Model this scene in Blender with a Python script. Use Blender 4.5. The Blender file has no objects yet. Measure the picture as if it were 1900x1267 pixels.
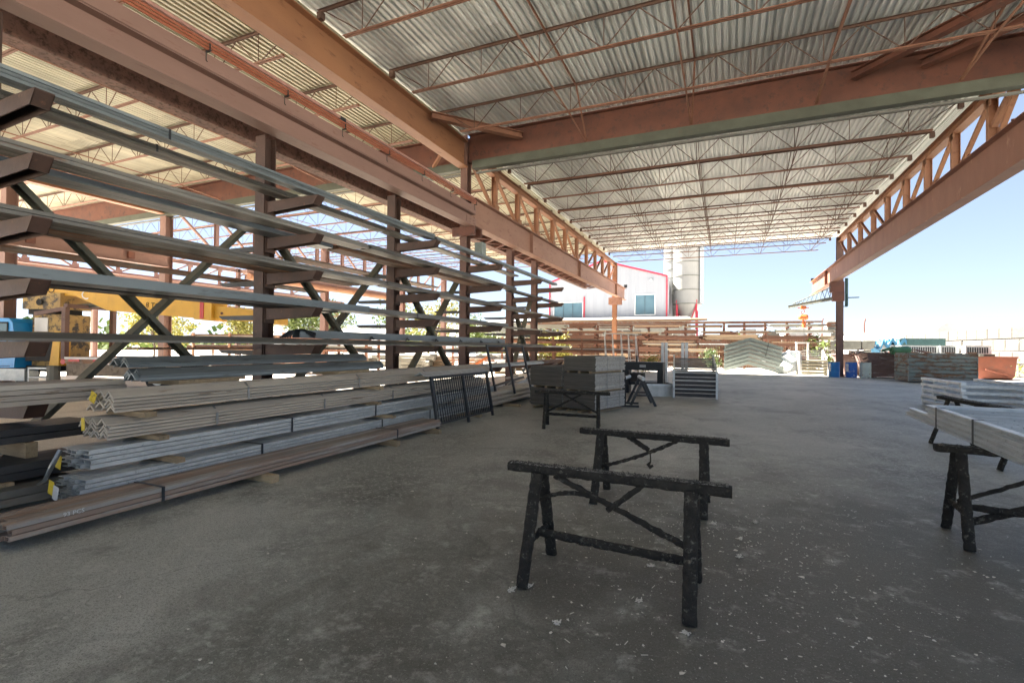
import bpy, bmesh, math, random
from mathutils import Vector, Matrix
random.seed(7)
S = bpy.context.scene
C = S.collection
# ------------------------------------------------------------------ camera, sky, sun, exposure
F_PX, YAW, PITCH, ROLL = 915.17, 0.40909, 0.011497, 0.009545
fw = Vector((-math.sin(YAW)*math.cos(PITCH), math.cos(YAW)*math.cos(PITCH), math.sin(PITCH)))
rt = Vector((math.cos(YAW), math.sin(YAW), 0)); up = rt.cross(fw)
r2 = rt*math.cos(ROLL)+up*math.sin(ROLL); u2 = -rt*math.sin(ROLL)+up*math.cos(ROLL)
cd = bpy.data.cameras.new('camera'); cam = bpy.data.objects.new('camera', cd); C.objects.link(cam)
cam.matrix_world = Matrix(((r2.x, u2.x, -fw.x, 0), (r2.y, u2.y, -fw.y, 0), (r2.z, u2.z, -fw.z, 1.6), (0, 0, 0, 1)))
cd.sensor_width = 36; cd.lens = 36*F_PX/1900; cd.clip_start = .05; cd.clip_end = 6000
S.camera = cam
SUN_EL = math.radians(52); SX, SY = -.976, .215
w = bpy.data.worlds.new('World'); S.world = w; w.use_nodes = True
nt = w.node_tree; bg = nt.nodes['Background']
sky = nt.nodes.new('ShaderNodeTexSky'); sky.sky_type = 'NISHITA'; sky.sun_disc = False
sky.sun_elevation = SUN_EL; sky.sun_rotation = math.atan2(SX, SY)
sky.air_density = .7; sky.dust_density = .3; sky.ozone_density = 3.5; sky.altitude = 1200
gm = nt.nodes.new('ShaderNodeGamma'); gm.inputs[1].default_value = .48      # hazy, pale summer sky
tn = nt.nodes.new('ShaderNodeVectorMath'); tn.operation = 'MULTIPLY'; tn.inputs[1].default_value = (1.1, 1.1, 1.16)
nt.links.new(sky.outputs[0], gm.inputs[0]); nt.links.new(gm.outputs[0], tn.inputs[0]); nt.links.new(tn.outputs[0], bg.inputs[0]); bg.inputs[1].default_value = 0.05
sl = bpy.data.lights.new('sun', 'SUN'); sl.energy = 5.0; sl.angle = math.radians(.5); sl.color = (1, .94, .84)
so = bpy.data.objects.new('sun', sl); C.objects.link(so); so.location = (-30, 10, 40)
sd = Vector((SX*math.cos(SUN_EL), SY*math.cos(SUN_EL), math.sin(SUN_EL)))
so.rotation_euler = sd.to_track_quat('Z', 'Y').to_euler()
S.view_settings.view_transform = 'Standard'; S.view_settings.look = 'None'
S.view_settings.gamma = 1; S.view_settings.use_curve_mapping = False
S.view_settings.exposure = 3.32
S.render.engine = 'CYCLES'
S.cycles.max_bounces = 8; S.cycles.diffuse_bounces = 5

# ------------------------------------------------------------------ materials
MATS = {}
def mat(name, c1, c2=None, rough=.7, metal=0., scale=6., fac=1., c3=None, scale3=40., thr=.62, bump=0., bscale=None,
        rnd=0., stretch=(1, 1, 1), spec=.5, coord='Object', detail=6):
    """mottled surface: c1/c2 mixed by soft noise, c3 in patches above a threshold, brightness varied per object"""
    if name in MATS: return MATS[name]
    m = bpy.data.materials.new(name); m.use_nodes = True; n = m.node_tree; L = n.links
    b = n.nodes['Principled BSDF']; b.inputs['Roughness'].default_value = rough
    b.inputs['Metallic'].default_value = metal; b.inputs['Specular IOR Level'].default_value = spec
    if coord == 'Position':
        tc = n.nodes.new('ShaderNodeNewGeometry'); vec = tc.outputs['Position']
    else:
        tc = n.nodes.new('ShaderNodeTexCoord'); vec = tc.outputs['Object']
    mp = n.nodes.new('ShaderNodeMapping'); mp.inputs['Scale'].default_value = stretch; L.new(vec, mp.inputs[0])
    oi = n.nodes.new('ShaderNodeObjectInfo')
    ad = n.nodes.new('ShaderNodeVectorMath'); ad.operation = 'ADD'; L.new(mp.outputs[0], ad.inputs[0])
    cb = n.nodes.new('ShaderNodeVectorMath'); cb.operation = 'SCALE'; cb.inputs[0].default_value = (37, 11, 23)
    L.new(oi.outputs['Random'], cb.inputs['Scale']); L.new(cb.outputs[0], ad.inputs[1])
    v = ad.outputs[0] if coord != 'Position' else mp.outputs[0]
    c2 = c2 or tuple(x*.75 for x in c1)
    nz = n.nodes.new('ShaderNodeTexNoise'); nz.inputs['Scale'].default_value = scale; nz.inputs['Detail'].default_value = detail
    nz.inputs['Roughness'].default_value = .62
    L.new(v, nz.inputs['Vector'])
    rp = n.nodes.new('ShaderNodeMapRange'); rp.inputs[1].default_value = .36; rp.inputs[2].default_value = .66
    L.new(nz.outputs[0], rp.inputs[0])
    mx = n.nodes.new('ShaderNodeMix'); mx.data_type = 'RGBA'
    mx.inputs[6].default_value = (*c1, 1); mx.inputs[7].default_value = (*c2, 1); L.new(rp.outputs[0], mx.inputs[0])
    col = mx.outputs[2]
    if c3:
        n3 = n.nodes.new('ShaderNodeTexNoise'); n3.inputs['Scale'].default_value = scale3; n3.inputs['Detail'].default_value = 8
        n3.inputs['Roughness'].default_value = .7; L.new(v, n3.inputs['Vector'])
        r3 = n.nodes.new('ShaderNodeMapRange'); r3.inputs[1].default_value = thr-.04; r3.inputs[2].default_value = thr+.06
        L.new(n3.outputs[0], r3.inputs[0])
        m3 = n.nodes.new('ShaderNodeMix'); m3.data_type = 'RGBA'; L.new(r3.outputs[0], m3.inputs[0])
        L.new(col, m3.inputs[6]); m3.inputs[7].default_value = (*c3, 1); col = m3.outputs[2]
    if rnd:
        mr = n.nodes.new('ShaderNodeMapRange'); mr.inputs[3].default_value = 1-rnd; mr.inputs[4].default_value = 1+rnd
        L.new(oi.outputs['Random'], mr.inputs[0])
        hs = n.nodes.new('ShaderNodeHueSaturation'); L.new(mr.outputs[0], hs.inputs['Value']); L.new(col, hs.inputs['Color'])
        col = hs.outputs[0]
    L.new(col, b.inputs['Base Color'])
    if bump:
        nb = n.nodes.new('ShaderNodeTexNoise'); nb.inputs['Scale'].default_value = bscale or scale*6; nb.inputs['Detail'].default_value = 6
        L.new(v, nb.inputs['Vector'])
        bp = n.nodes.new('ShaderNodeBump'); bp.inputs['Strength'].default_value = bump; bp.inputs['Distance'].default_value = .02
        L.new(nb.outputs[0], bp.inputs['Height']); L.new(bp.outputs[0], b.inputs['Normal'])
    MATS[name] = m; return m

M_beam = mat('orange_primer_steel', (.36, .17, .085), (.28, .13, .07), .6, 0, 1.2, c3=(.2, .085, .045), scale3=5, thr=.6, bump=.15, rnd=.06, stretch=(1, .35, 1))
M_dark = mat('dark_primer_steel', (.17, .062, .037), (.115, .045, .03), .6, 0, 1.5, c3=(.09, .04, .03), scale3=4, thr=.58, bump=.15, rnd=.08)
M_pink = mat('faded_red_primer_steel', (.3, .18, .145), (.24, .14, .11), .65, 0, 1.2, c3=(.22, .11, .085), scale3=9, thr=.62, bump=.12, rnd=.05, stretch=(1, .3, 1))
M_joist = mat('red_oxide_joist', (.27, .125, .075), (.2, .09, .055), .65, 0, 3, rnd=.12)
M_web = mat('brown_joist_rod', (.14, .075, .05), (.1, .055, .04), .7, 0, 3, rnd=.1)
M_col = mat('brown_column_paint', (.17, .09, .07), (.12, .065, .05), .6, 0, 2, c3=(.25, .13, .08), scale3=7, thr=.64, bump=.1, rnd=.05)
M_rack = mat('rack_brown_steel', (.095, .052, .038), (.062, .037, .029), .6, .1, 3, c3=(.16, .08, .05), scale3=12, thr=.63, bump=.15, rnd=.12)
M_brace = mat('rack_brace_steel', (.12, .125, .1), (.085, .085, .065), .55, .3, 4, c3=(.16, .1, .06), scale3=10, thr=.62, bump=.1, rnd=.1)
M_grn = mat('grey_green_channel', (.095, .105, .078), (.07, .076, .055), .6, 0, 1.4, c3=(.09, .085, .06), scale3=5, thr=.6, rnd=.05)
M_deck = mat('galvanised_deck', (.78, .79, .76), (.6, .62, .6), .42, .25, 1.6, c3=(.42, .42, .38), scale3=3.0, thr=.62, rnd=.16, stretch=(3, .12, 1))
M_galv = mat('galvanised_steel', (.55, .58, .58), (.42, .45, .455), .42, .45, 6, c3=(.2, .24, .26), scale3=30, thr=.62, bump=.06, rnd=.08)
M_galvl = mat('bright_galvanised', (.66, .7, .72), (.5, .55, .57), .4, .35, 6, rnd=.06)
M_blue = mat('blue_grey_mill_steel', (.2, .235, .245), (.14, .165, .175), .45, .35, 3, c3=(.1, .11, .11), scale3=9, thr=.6, bump=.05, rnd=.3, stretch=(1, .15, 1))
M_grey = mat('grey_mill_steel', (.22, .21, .185), (.13, .125, .11), .5, .3, 3, c3=(.16, .09, .055), scale3=6, thr=.63, bump=.06, rnd=.38, stretch=(1, .15, 1))
M_tan = mat('tan_dusty_steel', (.52, .47, .39), (.42, .37, .305), .6, .15, 3, c3=(.2, .14, .09), scale3=8, thr=.62, bump=.06, rnd=.1, stretch=(1, .15, 1))
M_rust = mat('rusty_steel', (.3, .16, .09), (.22, .13, .085), .7, .15, 2.5, c3=(.3, .26, .22), scale3=5, thr=.55, bump=.1, rnd=.12, stretch=(1, .2, 1))
M_rustb = mat('dull_rust_tube', (.3, .2, .14), (.24, .19, .155), .65, .15, 2.5, c3=(.3, .28, .25), scale3=3, thr=.52, bump=.08, rnd=.2, stretch=(1, .12, 1))
M_black = mat('black_mill_steel', (.05, .052, .055), (.035, .035, .036), .5, .3, 3, rnd=.2, stretch=(1, .2, 1))
M_tar = mat('tar_coated_timber', (.034, .032, .027), (.018, .017, .015), .85, 0, 14, c3=(.13, .125, .105), scale3=26, thr=.6, bump=.9, bscale=60, spec=.25)
M_tart = mat('tar_top_dusty', (.05, .05, .047), (.028, .028, .026), .9, 0, 18, c3=(.3, .3, .28), scale3=45, thr=.53, bump=1., bscale=80)
M_blk = mat('black_paint', (.028, .033, .038), (.02, .024, .028), .45, .1, 8, rnd=.1)
M_wood = mat('dunnage_timber', (.36, .28, .17), (.27, .2, .12), .8, 0, 4, c3=(.16, .12, .08), scale3=12, thr=.6, bump=.3, rnd=.25, stretch=(.4, 3, 3))
M_brd_shade = mat('weathered_board_shaded', (.13, .122, .105), (.085, .08, .07), .85, 0, 5, c3=(.09, .08, .07), scale3=14, thr=.6, bump=.3, rnd=.16, stretch=(.5, .5, 6))  # weathered boards with the shade of the front put into the colour
M_brd_lit = mat('weathered_board_lit', (.45, .44, .4), (.33, .32, .29), .85, 0, 9, c3=(.12, .11, .1), scale3=24, thr=.56, bump=.4, rnd=.16, stretch=(1, 1, 6))  # same boards, lighter copy for the side that catches the light
M_conc = mat('concrete_block', (.1, .094, .084), (.078, .073, .065), .9, 0, 2, c3=(.34, .32, .28), scale3=5, thr=.63, bump=.3, rnd=.1)
M_concg = mat('grey_concrete_block', (.2, .2, .18), (.15, .15, .13), .9, 0, 2, c3=(.2, .2, .17), scale3=5, thr=.6, bump=.4, rnd=.1)
M_white = mat('white_cladding', (.31, .32, .345), (.28, .29, .315), .55, 0, .4, rnd=.02)
M_wht = mat('white_paint', (.78, .77, .74), (.68, .67, .63), .5, 0, 2, rnd=.03)
M_cream = mat('cream_silo_paint', (.32, .318, .3), (.28, .277, .26), .5, 0, .3, c3=(.5, .46, .38), scale3=1.5, thr=.68)
M_red = mat('red_trim_paint', (.55, .03, .06), (.45, .025, .05), .5)
M_glass = mat('window_glass', (.1, .17, .2), (.07, .13, .16), .08, 0, .4, spec=.9)
M_yel = mat('crane_yellow_paint', (.75, .42, .04), (.62, .34, .035), .5, 0, 1.5, c3=(.25, .15, .05), scale3=6, thr=.66, bump=.05)
M_yeld = mat('grimy_yellow_paint', (.5, .33, .1), (.33, .21, .08), .65, 0, 2, c3=(.06, .05, .04), scale3=3, thr=.52, bump=.1)
M_cab = mat('blue_cab_paint', (.02, .32, .75), (.018, .28, .68), .3, 0, 2)
M_rub = mat('black_rubber', (.02, .02, .02), (.03, .03, .03), .85)
M_tag = mat('yellow_paper_tag', (.75, .55, .04), (.6, .43, .03), .6, c3=(.1, .08, .03), scale3=30, thr=.6)
M_paper = mat('white_paper', (.7, .7, .68), (.55, .55, .53), .7)
M_strap = mat('steel_strap', (.3, .31, .31), (.2, .21, .21), .35, .7, 10)
M_barb = mat('blue_drum_paint', (.01, .2, .5), (.01, .14, .4), .4, 0, 2, c3=(.05, .1, .16), scale3=6, thr=.64)
M_barp = mat('pale_drum_paint', (.6, .7, .67), (.48, .57, .53), .5, 0, 2, c3=(.2, .17, .12), scale3=5, thr=.6)
M_bins = mat('corroded_green_bin', (.15, .2, .185), (.2, .2, .18), .7, .1, 2, c3=(.14, .075, .038), scale3=2.6, thr=.51, bump=.2, stretch=(.7, .7, 1.6))
M_binr = mat('rusty_bin', (.16, .1, .09), (.22, .16, .14), .8, .1, 2, c3=(.32, .3, .3), scale3=2, thr=.62, bump=.4, stretch=(1, 1, 2.5))
M_bino = mat('orange_bin_paint', (.22, .06, .032), (.17, .048, .027), .6, 0, 2, c3=(.15, .06, .04), scale3=4, thr=.62, bump=.2)
M_org = mat('orange_hoist_paint', (.7, .2, .05), (.5, .13, .04), .5)
M_cond = mat('orange_conductor', (.42, .14, .075), (.34, .1, .05), .4)
M_leaf = mat('leaf_green', (.1, .15, .03), (.16, .2, .045), .6, 0, 3, rnd=.15)
M_leafd = mat('leaf_dark', (.05, .09, .02), (.08, .12, .03), .6, 0, 3, rnd=.15)
M_leafy = mat('leaf_yellow', (.22, .22, .04), (.3, .27, .05), .6, 0, 3, rnd=.15)
M_bark = mat('bark', (.12, .09, .07), (.08, .06, .05), .9, 0, 6, bump=.5)
M_teal = mat('teal_tarp', (.05, .12, .12), (.035, .085, .085), .6)
M_tarpb = mat('blue_tarp', (.04, .17, .3), (.06, .22, .36), .5)
M_grnc = mat('green_tank_paint', (.05, .18, .08), (.04, .13, .06), .5)
M_ral = mat('red_lens', (.6, .03, .02), (.5, .02, .02), .3)
M_scrap = mat('scrap_mixed', (.25, .17, .12), (.16, .11, .09), .8, .1, 3, rnd=.5)
M_pipe = mat('concrete_pipe', (.28, .265, .22), (.2, .19, .16), .8, 0, 1, rnd=.15)

def ground_mat(name, base, light, dark, sc=.35, bump=.35, spots=None, rough=.88):
    m = bpy.data.materials.new(name); m.use_nodes = True; n = m.node_tree; L = n.links
    b = n.nodes['Principled BSDF']; b.inputs['Roughness'].default_value = rough
    g = n.nodes.new('ShaderNodeNewGeometry')
    def noise(s, d=8, r=.6, st=(1, 1, 1), dist=0):
        mp = n.nodes.new('ShaderNodeMapping'); mp.inputs['Scale'].default_value = st; L.new(g.outputs['Position'], mp.inputs[0])
        x = n.nodes.new('ShaderNodeTexNoise'); x.inputs['Scale'].default_value = s; x.inputs['Detail'].default_value = d
        x.inputs['Roughness'].default_value = r; x.inputs['Distortion'].default_value = dist; L.new(mp.outputs[0], x.inputs['Vector']); return x.outputs[0]
    def rng(x, a, c):
        r = n.nodes.new('ShaderNodeMapRange'); r.inputs[1].default_value = a; r.inputs[2].default_value = c; L.new(x, r.inputs[0]); return r.outputs[0]
    def mix(f, a, c, mode='MIX'):
        x = n.nodes.new('ShaderNodeMix'); x.data_type = 'RGBA'; x.blend_type = mode; L.new(f, x.inputs[0])
        for i, q in ((6, a), (7, c)):
            if isinstance(q, tuple): x.inputs[i].default_value = (*q, 1)
            else: L.new(q, x.inputs[i])
        return x.outputs[2]
    c = mix(rng(noise(sc, 10, .65, dist=.6), .38, .62), base, light)
    c = mix(rng(noise(sc*2.3, 10, .7, st=(1, .6, 1)), .5, .66), c, dark)
    c = mix(rng(noise(9, 8, .75), .52, .7), c, light)
    c = mix(rng(noise(60, 4, .8), .5, .66), c, dark)
    c = mix(rng(noise(22, 5, .7, dist=.4), .53, .63), c, light)
    c = mix(rng(noise(150, 3, .8), .54, .62), c, dark)
    if spots:
        c = mix(rng(noise(38, 3, .6), .69, .73), c, spots)
        c = mix(rng(noise(.9, 9, .7, dist=.8), .58, .74), c, dark)
        # darker zone around the sawhorses, its edge broken up by noise
        sv = n.nodes.new('ShaderNodeVectorMath'); sv.operation = 'SUBTRACT'; L.new(g.outputs['Position'], sv.inputs[0]); sv.inputs[1].default_value = (1.4, 3.4, 0)
        ss = n.nodes.new('ShaderNodeVectorMath'); ss.operation = 'MULTIPLY'; L.new(sv.outputs[0], ss.inputs[0]); ss.inputs[1].default_value = (.19, .2, 0)
        ln = n.nodes.new('ShaderNodeVectorMath'); ln.operation = 'LENGTH'; L.new(ss.outputs[0], ln.inputs[0])
        ns = n.nodes.new('ShaderNodeMath'); ns.operation = 'MULTIPLY_ADD'; L.new(noise(1.3, 10, .72, dist=.5), ns.inputs[0]); ns.inputs[1].default_value = 1.5; L.new(ln.outputs['Value'], ns.inputs[2])
        mk = n.nodes.new('ShaderNodeMapRange'); mk.inputs[1].default_value = 1.15; mk.inputs[2].default_value = 1.75; mk.inputs[3].default_value = .84; mk.inputs[4].default_value = 0; L.new(ns.outputs[0], mk.inputs[0])
        c = mix(mk.outputs[0], c, (.075, .07, .055))
        c = mix(rng(noise(70, 4, .7), .6, .7), c, light)
        c = mix(rng(noise(3.2, 10, .75), .55, .75), c, tuple(x*1.1 for x in light))
        vo = n.nodes.new('ShaderNodeTexVoronoi'); vo.feature = 'DISTANCE_TO_EDGE'; vo.inputs['Scale'].default_value = .33
        nw = n.nodes.new('ShaderNodeTexNoise'); nw.inputs['Scale'].default_value = 1.4; nw.inputs['Detail'].default_value = 6; L.new(g.outputs['Position'], nw.inputs['Vector'])
        va = n.nodes.new('ShaderNodeVectorMath'); va.operation = 'ADD'; L.new(g.outputs['Position'], va.inputs[0]); L.new(nw.outputs['Color'], va.inputs[1]); L.new(va.outputs[0], vo.inputs['Vector'])
        cr = n.nodes.new('ShaderNodeMapRange'); cr.inputs[1].default_value = .0; cr.inputs[2].default_value = .0045; cr.inputs[3].default_value = .4; cr.inputs[4].default_value = 0; L.new(vo.outputs[0], cr.inputs[0])
        c = mix(cr.outputs[0], c, tuple(x*.5 for x in dark))
    L.new(c, b.inputs['Base Color'])
    bp = n.nodes.new('ShaderNodeBump'); bp.inputs['Strength'].default_value = bump; bp.inputs['Distance'].default_value = .015
    L.new(noise(45, 8, .75), bp.inputs['Height']); L.new(bp.outputs[0], b.inputs['Normal']); return m
M_asph = ground_mat('oily_asphalt', (.265, .272, .238), (.465, .47, .415), (.115, .118, .1), .28, .6, (.5, .49, .44), .52)
M_cfl = ground_mat('dusty_concrete', (.56, .51, .44), (.66, .61, .54), (.38, .33, .28), .5, .3)
M_grav = ground_mat('pale_gravel', (.68, .63, .56), (.76, .71, .64), (.5, .45, .39), .15, .4)

# ------------------------------------------------------------------ mesh helpers
class MB:
    def __init__(s): s.v = []; s.f = []; s.sm = False
    def add(s, vs, fs):
        o = len(s.v); s.v += [tuple(x) for x in vs]; s.f += [tuple(i+o for i in f) for f in fs]; return s
    def box(s, x0, x1, y0, y1, z0, z1):
        return s.add([(x, y, z) for x in (x0, x1) for y in (y0, y1) for z in (z0, z1)],
                     [(0, 1, 3, 2), (4, 6, 7, 5), (0, 4, 5, 1), (2, 3, 7, 6), (0, 2, 6, 4), (1, 5, 7, 3)])
    def fr(s, p0, p1, upv=(0, 0, 1)):
        p0 = Vector(p0); p1 = Vector(p1); d = (p1-p0).normalized(); u = Vector(upv)
        if abs(d.dot(u)) > .98: u = Vector((0, 1, 0))
        a = d.cross(u).normalized(); return p0, p1, a, a.cross(d)
    def bars(s, p0, p1, rects, upv=(0, 0, 1)):
        p0, p1, a, u = s.fr(p0, p1, upv)
        for a0, a1, b0, b1 in rects:
            vs = [p+a*i+u*j for p in (p0, p1) for i in (a0, a1) for j in (b0, b1)]
            s.add(vs, [(0, 1, 3, 2), (4, 6, 7, 5), (0, 4, 5, 1), (2, 3, 7, 6), (0, 2, 6, 4), (1, 5, 7, 3)])
        return s
    def bar(s, p0, p1, w, h, upv=(0, 0, 1)): return s.bars(p0, p1, [(-w/2, w/2, -h/2, h/2)], upv)
    def ibeam(s, p0, p1, h, b, tw=.012, tf=.02, upv=(0, 0, 1)):
        return s.bars(p0, p1, [(-b/2, b/2, h/2-tf, h/2), (-b/2, b/2, -h/2, -h/2+tf), (-tw/2, tw/2, -h/2+tf, h/2-tf)], upv)
    def chan(s, p0, p1, h, b, t=.01, upv=(0, 0, 1), side=1):
        k = side
        return s.bars(p0, p1, [tuple(sorted((0, k*t)))+(-h/2, h/2), tuple(sorted((k*t, k*b)))+(h/2-t, h/2), tuple(sorted((k*t, k*b)))+(-h/2, -h/2+t)], upv)
    def tube(s, pts, r, n=8, caps=True):
        pts = [Vector(p) for p in pts]; rs = r if isinstance(r, (list, tuple)) else [r]*len(pts)
        o = len(s.v); prev = None
        for i, p in enumerate(pts):
            d = (pts[min(i+1, len(pts)-1)]-pts[max(i-1, 0)]).normalized()
            u = Vector((0, 0, 1)) if abs(d.z) < .95 else Vector((0, 1, 0))
            a = d.cross(u).normalized(); b = a.cross(d)
            if prev and a.dot(prev) < 0: a = -a; b = -b
            prev = a
            for k in range(n):
                t = 2*math.pi*k/n; s.v.append(tuple(p+(a*math.cos(t)+b*math.sin(t))*rs[i]))
        for i in range(len(pts)-1):
            for k in range(n):
                q = (k+1) % n; s.f.append((o+i*n+k, o+i*n+q, o+(i+1)*n+q, o+(i+1)*n+k))
        if caps:
            s.f.append(tuple(o+k for k in range(n))[::-1]); e = o+(len(pts)-1)*n; s.f.append(tuple(e+k for k in range(n)))
        return s
    def extr(s, prof, axis_pts, closed=True):
        """prof: list of (a,b) in the cross plane; axis_pts: (p0,p1)"""
        p0, p1, a, u = s.fr(*axis_pts); n = len(prof)
        vs = [p+a*x+u*y for p in (p0, p1) for x, y in prof]
        fs = [(i, (i+1) % n, n+(i+1) % n, n+i) for i in range(n)]+[tuple(range(n))[::-1], tuple(range(n, 2*n))]
        return s.add(vs, fs)
    def rough(s, p0, p1, w, h, amp=.006, seg=24, n=10, bend=0., seed=0):
        rg = random.Random(seed); p0, p1, a, u = s.fr(p0, p1); o = len(s.v); ph = [rg.uniform(0, 6.28) for _ in range(6)]
        for i in range(seg+1):
            t = i/seg; p = p0.lerp(p1, t)+u*bend*math.sin(math.pi*t)
            for k in range(n):
                th = 2*math.pi*(k+.5)/n; cx = math.cos(th); cy = math.sin(th)
                q = max(abs(cx), abs(cy)); e = .35
                x = cx/q*(1-e)+cx*e; y = cy/q*(1-e)+cy*e
                j = 1+amp*(math.sin(9*t*6+ph[k % 6])*.6+rg.uniform(-1, 1))/min(w, h)
                s.v.append(tuple(p+a*(x*w/2*j)+u*(y*h/2*j)))
        for i in range(seg):
            for k in range(n):
                q = (k+1) % n; s.f.append((o+i*n+k, o+i*n+q, o+(i+1)*n+q, o+(i+1)*n+k))
        s.f.append(tuple(o+k for k in range(n))[::-1]); e = o+seg*n; s.f.append(tuple(e+k for k in range(n)))
        s.sm = True; return s
    def mesh(s, name, m):
        me = bpy.data.meshes.new(name); me.from_pydata(s.v, [], s.f)
        bm = bmesh.new(); bm.from_mesh(me); bmesh.ops.recalc_face_normals(bm, faces=bm.faces); bm.to_mesh(me); bm.free()
        me.materials.append(m)
        if s.sm: me.polygons.foreach_set('use_smooth', [True]*len(me.polygons))
        me.update(); return me

def link(name, me, parent=None, loc=(0, 0, 0), rot=(0, 0, 0), world=False, sc=None):
    o = bpy.data.objects.new(name, me); C.objects.link(o)
    if parent is not None:
        o.parent = parent
        if world:
            p = parent; off = Vector((0, 0, 0))
            while p is not None: off += p.location; p = p.parent
            loc = Vector(loc)-off
    o.location = loc; o.rotation_euler = rot
    if sc: o.scale = sc
    return o
def put(mb, name, m, parent=None, **k):
    """mesh built in the parent's local frame"""
    return link(name, mb.mesh(name, m), parent, **k)
def putw(mb, name, m, parent, **k):
    """mesh built in world coordinates, parent unrotated"""
    return link(name, mb.mesh(name, m), parent, world=True, **k)
def tag(o, label, cat, group=None, kind=None):
    if label: o['label'] = label
    if cat: o['category'] = cat
    if group: o['group'] = group
    if kind: o['kind'] = kind
    return o
def thing(name, label, cat, loc=(0, 0, 0), rz=0., group=None):
    o = bpy.data.objects.new(name, None); C.objects.link(o); o.empty_display_size = .3
    o.location = loc; o.rotation_euler = (0, 0, rz); return tag(o, label, cat, group)
def copy_tree(o, label=None, loc=None, rz=None):
    def cp(a, par):
        c = a.copy(); C.objects.link(c); c.parent = par
        for ch in KIDS.get(a.name, ()) : cp(ch, c)
        return c
    KIDS.clear()
    for x in C.objects:
        if x.parent: KIDS.setdefault(x.parent.name, []).append(x)
    c = cp(o, None)
    if label: c['label'] = label
    if loc: c.location = loc
    if rz is not None: c.rotation_euler = (0, 0, rz)
    return c
KIDS = {}
def struct(o): o['kind'] = 'structure'; return o
def R(d): return math.radians(d)

# ------------------------------------------------------------------ ground
XL, XR, YM = -8.25, 6.35, 14.9
def sheet(name, m, x0, x1, y0, y1, z, n=1):
    mb = MB(); mb.box(x0, x1, y0, y1, z-.5 if z < 0 else z-.003, z)
    return struct(put(mb, name, m))
mb = MB(); mb.add([(-1500, -300, -.012), (1500, -300, -.012), (1500, 2500, -.012), (-1500, 2500, -.012)], [(0, 1, 2, 3)])
struct(put(mb, 'ground', M_grav))
mb = MB()   # asphalt slab with a slightly ragged far edge
pts = [(-8.75, -25), (40, -25), (40, 30)]
for i in range(60):
    x = 40-i*48.75/59; pts.append((x, 35.0+.25*(x+1)*.12+.12*math.sin(x*1.7)+.1*math.sin(x*4.1)))
pts2 = [(x, y, 0) for x, y in pts]; mb.add(pts2, [tuple(range(len(pts2)))])
struct(put(mb, 'asphalt_floor', M_asph))
mb = MB(); mb.add([(-26, -25, -.004), (-8.75, -25, -.004), (-8.75, 30, -.004), (-26, 30, -.004)], [(0, 1, 2, 3)])
struct(put(mb, 'concrete_floor', M_cfl))

# ------------------------------------------------------------------ sheds
def deck_mesh(L):
    top = []; p = .152
    for k in range(6):
        x = k*p; top += [(x, 0), (x+.062, 0), (x+.08, .05), (x+.134, .05)]
    top.append((6*p, 0))
    prof = top+[(x, z+.002) for x, z in reversed(top)]
    mb = MB(); n = len(prof)
    vs = [(x, y, z) for y in (0, L) for x, z in prof]
    h = len(top)
    fs = [(i, i+1, n+i+1, n+i) for i in range(h-1)]+[(i, i+1, n+i+1, n+i) for i in range(h, n-1)]+[(h-1, h, n+h, n+h-1), (n-1, 0, n, 2*n-1)]
    mb.add(vs, fs); return mb.mesh('roof_sheet', M_deck)
D_near = deck_mesh(20.0/4); D_far = deck_mesh(22.1/4); M_deck2 = mat('dim_yellow_deck', (.56, .53, .41), (.42, .4, .31), .5, .2, 1.6, c3=(.3, .27, .19), scale3=3.0, thr=.6, rnd=.14, stretch=(3, .12, 1))  # side bay deck takes a dimmer, yellower tone
D_fars = deck_mesh(22.1/4); D_nears = deck_mesh(5.0)
for d_ in (D_fars, D_nears): d_.materials[0] = M_deck2
ZD = 8.84      # underside of the deck
main = thing('open_steel_shed', 'open steel shed with corrugated roof over the dark asphalt bay', 'shed', (0, 12, 0))
side = thing('open_steel_shed', 'second steel shed bay behind the tall stock rack, partly without roof decking', 'shed', (-18, 12, 0))
sheets = 0
for k in range(16):
    for j in range(4):
        link('roof_sheet', D_near, main, (XL-.02+k*.912, -5.1+j*5.0, ZD), world=True)
        link('roof_sheet', D_far, main, (XL-.02+k*.912, 15.1+j*5.525, ZD), world=True)
for j in range(4): link('roof_sheet', D_far, main, (XL-.02+16*.912, 15.1+j*5.525, ZD), world=True, sc=(.4, 1, 1)); link('roof_sheet', D_near, main, (XL-.02+16*.912, -5.1+j*5.0, ZD), world=True)
for k in range(32):
    for j in range(4): link('roof_sheet', D_nears, side, (XL-.03-(k+1)*.912, -5.1+j*5.0, ZD), world=True)
for k in range(11):
    for j in range(4): link('roof_sheet', D_fars, side, (XL-.03-(k+1)*.912, 15.1+j*5.525, ZD), world=True)

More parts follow.
